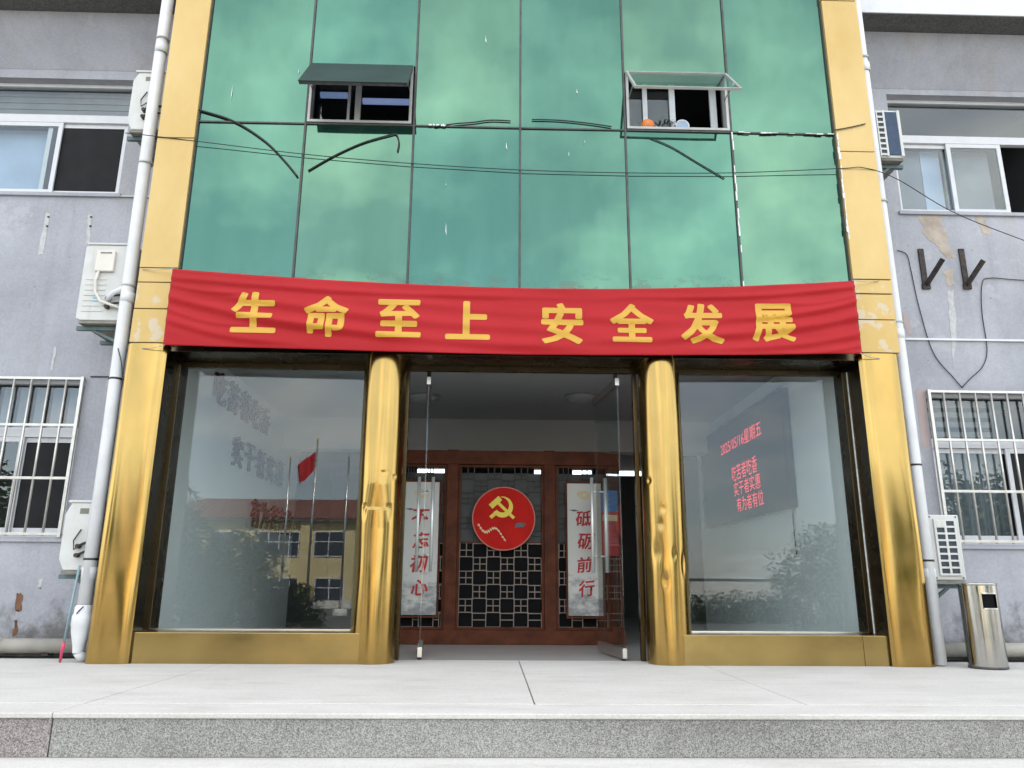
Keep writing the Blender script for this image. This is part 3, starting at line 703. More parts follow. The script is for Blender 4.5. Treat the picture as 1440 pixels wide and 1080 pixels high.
# security grilles
def guard(x0, x1, rails, barx, label):
    t = thing('window_guard', label, 'window grille', 'steel window grilles')
    for z in rails: bx('rail', 'guard', t, x0, x1, WY-0.052, WY-0.030, z-0.014, z+0.014, 0.003)
    for x in barx: B().tube([(x, WY-0.040, rails[-1]-0.02), (x, WY-0.040, rails[0]+0.01)], 0.0125, 8).build('bar', 'guard', t)
    for x in (x0+0.014, x1-0.014):
        bx('end_post', 'guard', t, x-0.016, x+0.016, WY-0.056, WY-0.026, rails[-1]-0.03, rails[0]+0.02, 0.003)
        for z in rails[::len(rails)-1]: B().tube([(x, WY-0.03, z), (x, WY+0.006, z)], 0.010, 8).build('wall_pin', 'guard', t)
    return at(t, ((x0+x1)/2, WY-0.04, rails[-1]-0.02))
guard(-6.33, -4.262, [2.725, 2.23, 1.685, 1.13], [-4.262-0.178*i for i in range(1, 11)], 'stainless steel window grille on the wing where the mop stick leans')
guard(4.652, 6.58, [2.705, 2.18, 1.64, 1.13], [4.652+0.172*i for i in range(1, 11)], 'stainless steel window grille above the steel litter bin')

# thin ledge lines, conduits, patches on the wings
bx('string_course', 'alu_grey', bld, -12, -3.66, WY-0.022, WY-0.002, 4.835, 4.852)
bx('conduit', 'pvc', bld, 4.35, 12, WY-0.024, WY-0.002, 3.29, 3.312)
bx('string_course', 'rubber', bld, -4.22, -3.62, WY-0.012, WY-0.002, 2.752, 2.764)
def patch(name, mat, px, Y, seed, jag=3.0):
    random.seed(seed); pts = []
    for i in range(len(px)):
        a, c = px[i], px[(i+1) % len(px)]
        for k in range(5):
            t = k/5; pts.append(PY(a[0]+(c[0]-a[0])*t+random.uniform(-jag, jag), a[1]+(c[1]-a[1])*t+random.uniform(-jag, jag), Y))
    return B().prism([(p.x, Y, p.z) for p in pts], (0, 0.0022, 0)).build(name, mat, bld)
PW = WY-0.0028
patch('peeled_patch', 'peel', [(1293, 303), (1320, 302), (1332, 330), (1338, 352), (1342, 362), (1330, 362), (1318, 345), (1300, 332)], PW, 1)
patch('peeled_patch', 'peel', [(1368, 301), (1380, 303), (1395, 328), (1384, 331)], PW, 2, 2)
patch('peeled_patch', 'peel', [(1326, 382), (1338, 378), (1342, 400), (1334, 402)], PW, 3, 2)
patch('filler_patch', 'palepatch', [(1333, 410), (1341, 408), (1345, 460), (1340, 520), (1336, 462)], PW, 4, 1.5)
patch('pink_undercoat', 'pink', [(1287, 548), (1301, 548), (1309, 628), (1297, 630)], PW, 5, 0.8)
patch('pink_undercoat', 'pink', [(1268, 440), (1276, 440), (1283, 470), (1276, 470)], PW, 6, 1)
patch('filler_patch', 'palepatch', [(65, 300), (71, 300), (60, 358), (53, 358)], PW, 7, 1.0)
patch('filler_patch', 'palepatch', [(124, 302), (130, 302), (127, 342), (121, 342)], PW, 8, 1.0)
patch('filler_patch', 'palepatch', [(76, 488), (80, 488), (74, 520), (71, 520)], PW, 9, 1.0)
patch('rust_stain', 'rust', [(23, 835), (31, 834), (30, 858), (21, 860)], PW, 10, 1.8)
patch('rust_stain', 'rust', [(20, 872), (25, 872), (23, 895), (17, 895)], PW, 11, 1.6)
patch('peeled_patch', 'palepatch', [(55, 815), (62, 812), (58, 828), (54, 826)], PW, 12, 1.2)
for px_, py_ in ((68, 305), (66, 318), (128, 305), (127, 318)):
    p = PY(px_, py_, PW-0.002); B().tube([(p.x, WY-0.008, p.z), (p.x, WY-0.001, p.z)], 0.012, 8).build('old_bolt', 'iron', bld)
random.seed(21)

# ------------------------------------------------------------------ lobby
lf = bx('lobby_floor', 'lobbyfloor', None, -3.3, 3.6, 7.484, 17.0, -0.028, -0.002); struct(lf)
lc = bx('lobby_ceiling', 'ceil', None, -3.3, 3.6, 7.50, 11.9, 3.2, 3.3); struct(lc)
for x0, x1 in ((-3.40, -3.25), (3.5, 3.65)):
    o = bx('lobby_wall', 'white_wall', None, x0, x1, 7.505, 12.9, -0.029, 3.199); struct(o)
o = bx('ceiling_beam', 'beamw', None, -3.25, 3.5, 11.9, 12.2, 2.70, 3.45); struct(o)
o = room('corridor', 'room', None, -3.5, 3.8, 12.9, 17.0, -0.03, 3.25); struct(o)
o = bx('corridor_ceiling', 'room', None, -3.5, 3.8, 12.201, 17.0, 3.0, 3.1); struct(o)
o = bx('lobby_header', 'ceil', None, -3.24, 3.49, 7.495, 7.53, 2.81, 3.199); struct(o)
for i, (px, py) in enumerate(((597, 560), (817, 560))):
    p = PZ(px, py, 3.17)
    t = thing('ceiling_lamp', 'unlit round flush ceiling lamp in the lobby, '+('nearer the raised slogan letters' if i == 0 else 'nearer the lit display'), 'ceiling lamp', 'round ceiling lamps in the lobby')
    B().lathe((p.x, p.y, 3.11), [(0.001, 0.0), (0.10, 0.008), (0.17, 0.03), (0.205, 0.06), (0.205, 0.085)], 28).build('diffuser', 'lamp', t)
    B().lathe((p.x, p.y, 3.11), [(0.206, 0.05), (0.222, 0.05), (0.222, 0.089), (0.206, 0.089)], 28).build('rim', 'alu_grey', t); at(t, (p.x, p.y, 3.2))

# wooden lattice screen
SY = 9.43
scr = thing('wooden_screen', 'red brown timber lattice screen standing behind the open glass doors', 'screen')
X = [-1.15, -0.475, 0.71, 1.50]
for x, w_ in zip(X, (0.07, 0.07, 0.07, 0.07)): bx('post', 'wood', scr, x-w_, x+w_, SY-0.05, SY+0.08, 0.02, 2.28, 0.006)
bx('base_board', 'wood', scr, -1.24, 1.59, SY-0.07, SY+0.10, -0.001, 0.16, 0.006)
bx('head_rail', 'wood', scr, -1.22, 1.57, SY-0.06, SY+0.09, 2.10, 2.27, 0.006)
def lattice(x0, x1, z0, z1, mat, y):
    b = B(); t = 0.0055; sp = (x1-x0)/round((x1-x0)/0.29); rows = max(2, round((z1-z0)/0.155)); rh = (z1-z0)/rows; k = 0
    def seg(xa, za, xb, zb):
        xa, xb = max(x0, min(x1, xa)), max(x0, min(x1, xb)); za, zb = max(z0, min(z1, za)), max(z0, min(z1, zb))
        if abs(xa-xb)+abs(za-zb) < 0.01: return
        e = (len(b.f) % 7)*0.0006
        b.box(min(xa, xb)-t, max(xa, xb)+t, y-e, y+0.012+e, min(za, zb)-t, max(za, zb)+t)
    for j in range(rows):
        zc = z0+rh*(j+0.5); off = sp/2 if j % 2 else 0
        n = int((x1-x0)/sp)+2
        for i in range(-1, n):
            xc = x0+off+sp*i+sp*0.25; h = 0.085
            seg(xc-h, zc-h, xc+h, zc-h); seg(xc-h, zc+h, xc+h, zc+h); seg(xc-h, zc-h, xc-h, zc+h); seg(xc+h, zc-h, xc+h, zc+h)
            seg(xc+h, zc, xc+sp-h, zc); seg(xc, zc+h, xc, zc+rh*2-h)
    return b
for a, c in ((X[0]+.07, X[1]-.07), (X[1]+.07, X[2]-.07), (X[2]+.07, X[3]-.07)):
    q = 0.03
    fr = rect_frame(B(), a, c, 0.161, 2.099, SY-0.02, SY+0.05, q).build('bay_frame', 'wood', scr, 0.003)
    o = lattice(a+q, c-q, 0.19, 1.15, 'lattice', SY+0.004).build('lattice', 'lattice', fr); o['kind'] = 'stuff'
    o = lattice(a+q, c-q, 1.17, 2.07, 'lattice_dark', SY+0.004).build('lattice', 'lattice_dark', fr); o['kind'] = 'stuff'
    bx('backing', 'black', fr, a+q, c-q, SY+0.03, SY+0.036, 0.19, 1.16)
    bx('backing', 'frost', fr, a+q, c-q, SY+0.03, SY+0.036, 1.164, 2.0)
    bx('lock_rail', 'wood', fr, a+q, c-q, SY+0.018, SY+0.028, 1.15, 1.17)
at(scr, (0.17, SY, 0))
tub = [(-1.03, 0.10), (-0.80, 0.34), (0.74, 0.24), (1.32, 0.28), (2.03, 0.36)]
for i, (x, ln) in enumerate(tub):
    p = Vector((x*14/11.5, 13.6, 2.60)); t = thing('tube_light', 'lit white tube light deep in the dark corridor behind the wooden screen', 'light', 'tube lights of the dark corridor')
    B().tube([p-Vector((ln/2*1.2, 0, 0)), p+Vector((ln/2*1.2, 0, 0))], 0.04, 8).build('tube', 'tube', t)
    bx('batten', 'alu_grey', t, p.x-ln*0.62, p.x+ln*0.62, p.y-0.03, p.y+0.03, p.z+0.045, 2.999); at(t, (p.x, p.y, 3.0))

# red round plaque with the hammer and sickle
pq = thing('round_plaque', 'round red plaque with yellow hammer and sickle hung on the wooden screen', 'plaque')
PCX, PCZ, PYY = 0.150, 1.443, 9.335
B().tube([(PCX, PYY, PCZ), (PCX, SY-0.022, PCZ)], 0.372, 56).build('disc', 'disc', pq)
b = B()
for i in range(56):
    a0, a1 = 2*math.pi*i/56, 2*math.pi*(i+1)/56
    for (r0, r1) in ((0.366, 0.380),):
        b.poly([(PCX+r0*math.cos(a0), PYY-0.006, PCZ+r0*math.sin(a0)), (PCX+r1*math.cos(a0), PYY-0.006, PCZ+r1*math.sin(a0)), (PCX+r1*math.cos(a1), PYY-0.006, PCZ+r1*math.sin(a1)), (PCX+r0*math.cos(a1), PYY-0.006, PCZ+r0*math.sin(a1))])
        b.poly([(PCX+r1*math.cos(a0), PYY-0.006, PCZ+r1*math.sin(a0)), (PCX+r1*math.cos(a0), PYY+0.03, PCZ+r1*math.sin(a0)), (PCX+r1*math.cos(a1), PYY+0.03, PCZ+r1*math.sin(a1)), (PCX+r1*math.cos(a1), PYY-0.006, PCZ+r1*math.sin(a1))])
b.build('rim', 'discrim', pq)
EX, EZ, ES = PCX-0.015, PCZ+0.135, 1.28
def ep(x, z): return (EX+x*ES, EZ+z*ES)
b = B(); outer = []; inner = []
for i in range(25):
    t = i/24; a = R(100-250*t); th = 0.004+0.040*math.sin(math.pi*min(1, t*0.62+0.02))
    ro = 0.098; ri = ro-th
    outer.append(ep(ro*math.cos(a), ro*math.sin(a))); inner.append(ep(ri*math.cos(a)-0.004, ri*math.sin(a)+0.002))
for i in range(24): b.prism_xz([outer[i], outer[i+1], inner[i+1], inner[i]], PYY-0.010, PYY-0.0005)
b.build('sickle_blade', 'yellow', pq)
def bar(p0, p1, w):
    p0, p1 = Vector(p0), Vector(p1); d = (p1-p0).normalized(); n = Vector((-d.y, d.x))*w/2
    return [ep(*(p0+n)), ep(*(p1+n)), ep(*(p1-n)), ep(*(p0-n))]
B().prism_xz(bar((-0.070, -0.062), (-0.112, -0.100), 0.034), PYY-0.012, PYY-0.0005).build('sickle_grip', 'yellow', pq)
B().prism_xz(bar((-0.050, 0.046), (0.108, -0.104), 0.028), PYY-0.014, PYY-0.0005).build('hammer_handle', 'yellow', pq)
B().prism_xz(bar((-0.112, 0.002), (-0.022, 0.084), 0.052), PYY-0.016, PYY-0.0005).build('hammer_head', 'yellow', pq)
b = B()
for i in range(14):
    xa = -0.31+i*0.024; za = -0.09-0.05*math.sin(i*0.55)-0.010*i
    b.prism_xz([(PCX+xa, PCZ+za), (PCX+xa+0.026, PCZ+za-0.012), (PCX+xa+0.024, PCZ+za+0.020-0.001*i), (PCX+xa, PCZ+za+0.026)], PYY-0.004-0.0002*i, PYY-0.0005)
b.build('wall_print', 'cream', pq)
b = B().prism_xz([(PCX+0.13, PCZ-0.11), (PCX+0.24, PCZ-0.10), (PCX+0.27, PCZ-0.06), (PCX+0.20, PCZ-0.045), (PCX+0.15, PCZ-0.06)], PYY-0.004, PYY-0.0005); b.build('ship_print', 'ink', pq)
at(pq, (PCX, PYY, PCZ))

# two printed scroll boards with red calligraphy
def scroll(x0, x1, chars, label):
    t = thing('scroll_board', label, 'scroll', 'scroll boards on the screen')
    z0, z1 = 0.325, 1.872; y = 9.345
    bx('board', 'scroll', t, x0, x1, y, y+0.018, z0, z1, 0.002)
    rect_frame(B(), x0-0.022, x1+0.022, z0-0.03, z1+0.022, y-0.006, y+0.024, 0.021).build('frame', 'wood', t)
    for zz in (z0+0.25, z1-0.25): bx('hanger', 'wood', t, (x0+x1)/2-0.02, (x0+x1)/2+0.02, y+0.019, SY-0.021, zz-0.02, zz+0.02)
    for i, ch in enumerate(chars):
        me, w, h = bold_mesh(ch, 0.205, 0.018)
        cx = (x0+x1)/2+(0.012 if i % 2 else -0.008); cz = z1-0.42-i*0.272; rot = R(random.uniform(-5, 5)+4); sc = random.uniform(0.92, 1.08)
        map_mesh(me, lambda v: Vector((cx+sc*(v.x*math.cos(rot)-v.y*math.sin(rot))+v.y*0.16, y-0.0035-v.z, cz+sc*(v.x*math.sin(rot)+v.y*math.cos(rot)))))
        link('character', me, 'ltr', t)
    b = B()
    for k in range(9):
        a = k*0.7; r = 0.018+0.006*k % 0.03
        b.prism_xz([((x0+x1)/2+0.06*math.cos(a)*0.9+r*math.cos(q), z1-0.14+0.035*math.sin(a)+r*0.7*math.sin(q)) for q in [i*math.pi/3 for i in range(6)]], y-0.002-0.0001*k, y-0.0003)
    b.build('flower_print', 'cream', t)
    b = B().prism_xz([(x0+0.02, z1-0.32), (x0+0.09, z1-0.315), (x0+0.14, z1-0.33), (x0+0.08, z1-0.34)], y-0.002, y-0.0003); b.build('cloud_print', 'ink', t)
    return at(t, ((x0+x1)/2, y, z0))
scroll(-1.055, -0.630, '不忘初心', 'pale scroll board with red calligraphy, on the slogan-letter side of the round plaque')
scroll(0.918, 1.330, '砥砺前行', 'pale scroll board with red calligraphy, on the display side of the round plaque')

# standing poster behind the right-hand door
ps = thing('poster_stand', 'small standing notice, blue above red, behind the open glass door', 'poster stand')
c = Vector((1.375, 9.0, 0)); ax = Vector((0.098, 0.02, 0)); nn = Vector((-0.02, 0.098, 0)).normalized()
B().obox(c+Vector((0, 0, 1.25)), ax, Vector((0, 0, 0.25)), nn*0.008).build('board', 'redprint', ps)
B().obox(c+Vector((0, 0, 1.625))-nn*0.002, ax*1.002, Vector((0, 0, 0.122)), nn*0.011).build('top_print', 'blue', ps)
B().obox(c+Vector((0, 0, 1.43))-nn*0.002, ax*0.9, Vector((0, 0, 0.035)), nn*0.010).build('yellow_print', 'cream', ps)
for k in range(3): B().obox(c+Vector((0, 0, 1.56+k*0.06))-nn*0.0145, ax*0.95+Vector((0, 0, 0.03)), nn*0.001, Vector((0, 0, 0.006))).build('dark_line', 'ink', ps)
for sx in (-1, 1): B().tube([c+ax*sx*0.8+nn*0.018, c+ax*sx*0.8+nn*0.018+Vector((0, 0, 1.5))], 0.008, 6).build('leg', 'mullion', ps)
B().obox(c+Vector((0, 0, 0.012)), ax, nn*0.14, Vector((0, 0, 0.012))).build('foot', 'mullion', ps)
at(ps, c)

# slogan letters on the left lobby wall (text runs away from the street)
for li, (line, ya, yb, zc, hh) in enumerate((('吃苦者吃香', 8.70, 11.02, 2.905, 0.36), ('实干者实惠', 9.50, 12.0, 2.285, 0.36), ('有为者有位', 10.50, 12.75, 1.60, 0.36))):
    for i, ch in enumerate(line):
        me, w, h = text_mesh(ch, 0.43, 0.010, 0.012)
        bm = bmesh.new(); bm.from_mesh(me); fm, _, _ = bold_mesh(ch, 0.43, 0.026); n0 = len(bm.verts); bm.from_mesh(fm); bm.verts.ensure_lookup_table()
        for v in bm.verts[n0:]: v.co.z += 0.0145
        bm.to_mesh(me); bm.free()
        cy = ya+(yb-ya)*(i+0.5)/5
        map_mesh(me, lambda v: Vector((-3.25+0.018+v.z, cy+v.x*1.0, zc+v.y*0.95)))
        o = link('wall_letter', me, 'wall_letter')
        tag(o, '%s raised dark red character of the %s slogan line on the lobby wall' % (('first', 'second', 'third', 'fourth', 'last')[i], ('top', 'middle', 'bottom')[li]), 'letter', 'slogan letters on the lobby wall')

# led screen on the right lobby wall
ls = thing('led_screen', 'dark wall-mounted display with red dotted characters on the lobby side wall', 'display')
bx('casing', 'led_case', ls, 3.40, 3.499, 8.73, 12.30, 1.55, 2.96, 0.01)
b = B(); rect = [(8.73, 12.30, 1.55, 2.96)]
bx('bezel', 'led_case', ls, 3.392, 3.399, 8.73, 12.30, 1.55, 1.575); bx('bezel', 'led_case', ls, 3.392, 3.399, 8.73, 12.30, 2.935, 2.96)
def led_text(body, ya, yb, zc, size):
    me, w, h = text_mesh(body, size, 0.0); k = (ya-yb)/w
    map_mesh(me, lambda v: Vector((3.3965, (ya+yb)/2-v.x*k, zc+v.y)))
    link('lit_text', me, 'led', ls)
p0, p1 = PX(1019, 610, 3.4), PX(1062, 590, 3.4)
led_text('2025/05/16星期五', 11.20, 9.45, 2.62, 0.21)
led_text('吃苦者吃香', 10.75, 9.70, 2.20, 0.24)
led_text('实干者实惠', 10.70, 9.62, 1.975, 0.21)
led_text('有为者有位', 10.62, 9.55, 1.755, 0.21)
B().tube([(3.47, 8.85, 1.56), (3.475, 8.85, 1.3), (3.485, 8.88, 1.02)], 0.008, 6).build('cable', 'rubber', ls)
at(ls, (3.5, 10.5, 1.55))

# ------------------------------------------------------------------ glass doors, both open inwards
def door(hx, hy, fx, fy, label, sticker):
    t = thing('glass_door', label, 'door', 'entrance glass doors'); a = Vector((hx, hy, 0)); d = (Vector((fx, fy, 0))-a); w = d.length; d.normalize(); n = Vector((-d.y, d.x, 0))
    def pt(s, z, o=0): return a+d*s+n*o+Vector((0, 0, z))
    B().obox(pt(w/2, 1.37), d*(w/2), n*0.006, Vector((0, 0, 1.26))).build('pane', 'doorglass', t)
    B().obox(pt(w/2, 0.065), d*(w/2+0.001), n*0.022, Vector((0, 0, 0.045))).build('bottom_rail', 'steel', t, 0.003)
    B().obox(pt(w/2, 2.66), d*(w/2+0.001), n*0.022, Vector((0, 0, 0.04))).build('top_rail', 'steel', t, 0.003)
    B().tube([pt(0.06, 2.70), pt(0.06, 2.80)], 0.02, 10).build('top_pivot', 'iron', t)
    B().tube([pt(0.06, -0.001), pt(0.06, 0.02)], 0.02, 10).build('bottom_pivot', 'iron', t)
    for s in (-1, 1):
        b = B().tube([pt(w-0.09, 0.80, 0.075*s), pt(w-0.09, 1.80, 0.075*s)], 0.0175, 12)
        h = b.build('handle', 'handle', t)
        for z in (0.97, 1.65): B().tube([pt(w-0.09, z, 0.006*s), pt(w-0.09, z, 0.064*s)], 0.010, 8).build('standoff', 'steel', h)
    return at(t, (hx, hy, 0))
door(-0.645, 7.50, -0.715, 8.44, 'frameless glass door standing open beside the dented column', False)
door(1.25, 7.45, 1.145, 8.38, 'frameless glass door standing open in front of the blue and red notice', True)
for x0, x1 in ((-0.83, -0.67), (1.275, 1.40)):
    bx('side_post', 'bronze_shaded_gold', bld, x0-0.035 if x0 < 0 else x1, x0 if x0 < 0 else x1+0.04, 7.42, 7.50, 0.0, 2.745, 0.003)

# ------------------------------------------------------------------ banner
bn = thing('red_banner', 'long red cloth banner with golden Chinese characters strung under the green glass', 'banner')
BX0, BX1 = -3.075, 3.512
def b_top(t): return 3.578-0.128*(math.sin(math.pi*t)**0.85)-0.006*t
def b_bot(t): return 2.812-0.040*math.sin(math.pi*t)+0.014*t
FOLDS = [  # (x0, z0, x1, z1, width, amplitude)
    (-3.1, 3.30, -1.2, 2.98, 0.045, 0.026), (-3.05, 3.06, -1.9, 2.86, 0.035, 0.016), (-3.1, 3.49, 0.4, 3.36, 0.030, 0.016), (-2.6, 3.33, 0.6, 3.02, 0.05, 0.016),
    (-2.2, 3.08, 1.2, 2.84, 0.05, 0.018), (-0.9, 3.30, 2.2, 3.14, 0.05, 0.010), (3.6, 3.52, 1.4, 3.38, 0.028, 0.018), (3.6, 3.38, 2.3, 3.17, 0.035, 0.022), (3.6, 3.22, 1.9, 2.98, 0.040, 0.022),
    (3.6, 3.04, 2.1, 2.87, 0.035, 0.016), (2.9, 3.13, 0.4, 2.90, 0.045, 0.012), (3.6, 3.44, 2.7, 3.33, 0.018, 0.010), (3.55, 2.92, 2.6, 2.84, 0.025, 0.010), (-3.1, 3.42, -2.2, 3.36, 0.018, 0.010), (-3.1, 3.18, -2.3, 3.02, 0.020, 0.010)]
def b_y(x, z):
    y = 6.925 + 0.02*math.sin(x*0.9+0.5)
    for x0, z0, x1, z1, w, a in FOLDS:
        t = (x-x0)/(x1-x0)
        if -0.15 < t < 1.25:
            zl = z0+(z1-z0)*t-0.05*math.sin(math.pi*min(1, max(0, t)))
            s = (z-zl)/w; env = max(0, min(1, min((t+0.15)/0.2, (1.25-t)/0.5)))
            y -= 0.72*a*env*(math.exp(-s*s)-0.55*math.exp(-(s+1.5)**2))
    y += 0.004*math.sin(x*7+z*19)*math.sin(z*11-x*2.3)
    return y
nx, nz = 260, 44; b = B()
for j in range(nz+1):
    for i in range(nx+1):
        t = i/nx; x = BX0+(BX1-BX0)*t; zb, zt = b_bot(t), b_top(t); z = zb+(zt-zb)*j/nz
        xs = x-0.035*(1-j/nz)*(1-2*t)*0  # straight ends
        b.v.append((xs, b_y(x, z), z))
for j in range(nz):
    for i in range(nx):
        a = j*(nx+1)+i; b.f.append([a, a+1, a+nx+2, a+nx+1]); b.smooth.append(True)
cl = b.build('cloth', 'banner', bn, fix=False)
so_ = cl.modifiers.new('thickness', 'SOLIDIFY'); so_.thickness = 0.0015
for ch, px, py in (('生', 358, 440), ('命', 459, 445), ('至', 561, 448), ('上', 658, 450), ('安', 791, 454), ('全', 889, 453), ('发', 988, 454), ('展', 1088, 454)):
    me, w, h = bold_mesh(ch, 0.40, 0.030)
    c = PY(px, py, 6.92); k = 0.415/max(w, h)
    bm = bmesh.new(); bm.from_mesh(me)
    dz_ = {}
    for v in bm.verts: v.co = Vector((c.x+v.co.x*k*1.02, -v.co.z, c.z+v.co.y*k))
    for q in range(-16, 17):
        for no, co in (((1, 0, 0), (c.x+q*0.030, 0, 0)), ((0, 0, 1), (0, 0, c.z+q*0.014))):
            bmesh.ops.bisect_plane(bm, geom=bm.verts[:]+bm.edges[:]+bm.faces[:], plane_co=co, plane_no=no)
    tt = (c.x-BX0)/(BX1-BX0)
    for v in bm.verts: v.co.y += b_y(v.co.x, v.co.z)-0.0045
    bm.to_mesh(me); bm.free()
    o = link('character', me, 'bannertext', bn)
for x, z, ex, ez in ((BX0, b_top(0), -3.40, 3.60), (BX0, b_bot(0), -3.30, 2.80), (BX1, b_top(1), 3.80, 3.60), (BX1, b_bot(1), 3.72, 2.80)):
    B().tube([(x+(0.02 if x < 0 else -0.02), b_y(x, z)-0.004, z), ((x+ex)/2, 6.955, (z+ez)/2-0.01), (ex, 6.99, ez)], 0.004, 6).build('tie_cord', 'alu_grey', bn)
B().tube([(BX0, 6.935, b_bot(0)+0.01), (BX0, 6.935, b_top(0)-0.005)], 0.010, 8).build('end_batten', 'cream', bn)
B().tube([(BX1, 6.935, b_bot(1)+0.01), (BX1, 6.935, b_top(1)-0.005)], 0.010, 8).build('end_batten', 'iron', bn)
at(bn, (0.2, 6.93, 2.8))

# ------------------------------------------------------------------ pipes
def downpipe(x0, x1, zlow, label, r, clamps):
    t = thing('downpipe', label, 'pipe', 'white downpipes')
    B().tube([(x0, 7.13, 8.9), (x0, 7.13, 5.2), ((x0+x1)/2, 7.12, 3.4), (x1, 7.115, 2.0), (x1, 7.115, zlow)], r, 18).build('pipe', 'pvc', t)
    for z in clamps:
        f = (8.9-z)/8.9; xx = x0+(x1-x0)*min(1, f*1.2)
        B().lathe((xx, 7.122, z), [(r+0.001, 0), (r+0.008, 0.002), (r+0.008, 0.02), (r+0.001, 0.022)], 18).build('clamp', 'iron' if z < 2.6 else 'alu_grey', t)
    for z in clamps[::2]:
        f = (8.9-z)/8.9; xx = x0+(x1-x0)*min(1, f*1.2)
        B().lathe((xx, 7.122, z-0.16), [(r+0.0005, 0), (r+0.006, 0.002), (r+0.006, 0.10), (r+0.0005, 0.102)], 18).build('socket', 'pvc', t)
    return t
t = downpipe(-3.585, -3.558, 0.42, 'white plastic downpipe running down beside the pillar near the mop stick', 0.060, [6.28, 4.80, 3.46, 2.52, 0.86])
B().lathe((-3.558, 7.115, 0.24), [(0.045, -0.16), (0.052, -0.10), (0.080, 0.02), (0.084, 0.06), (0.088, 0.07), (0.088, 0.15), (0.076, 0.17), (0.076, 0.22), (0.062, 0.24)], 20).build('cone_joint', 'pvc', t)
B().tube([(-3.558, 7.115, 0.09), (-3.54, 7.13, 0.055), (-3.50, 7.17, 0.045)], 0.044, 14).build('elbow', 'pvc', t)
B().tube([(-3.60, 7.07, 0.36), (-3.57, 7.03, 0.42), (-3.53, 7.04, 0.47)], 0.005, 6).build('wire_tie', 'iron', t)
at(t, (-3.558, 7.115, 0))
t = downpipe(3.992, 4.0, 0.01, 'white plastic downpipe running down beside the pillar near the litter bin', 0.056, [6.25, 4.52, 3.2, 1.78, 0.9]); at(t, (4.0, 7.115, 0))

def drain(x0, x1, label):
    t = thing('drain_pipe', label, 'pipe', 'horizontal drain pipes')
    B().tube([(x0, 7.80, 0.085), (x1, 7.80, 0.085)], 0.068, 18).build('pipe', 'pvc_old', t)
    for x in (x0+(x1-x0)*0.3, x0+(x1-x0)*0.85):
        B().tube([(x-0.06, 7.80, 0.085), (x+0.06, 7.80, 0.085)], 0.073, 18).build('coupling', 'pvc_old', t)
    for k in range(4):
        x = x0+(x1-x0)*(0.1+0.27*k); bx('saddle', 'iron', t, x-0.03, x+0.03, 7.75, 7.85, 0.0, 0.02)
    return at(t, ((x0+x1)/2, 7.80, 0))
drain(-11.5, -3.46, 'grimy cream drain pipe along the wall foot behind the mop stick')
drain(3.95, 11.5, 'cream drain pipe along the wall foot behind the litter bin')

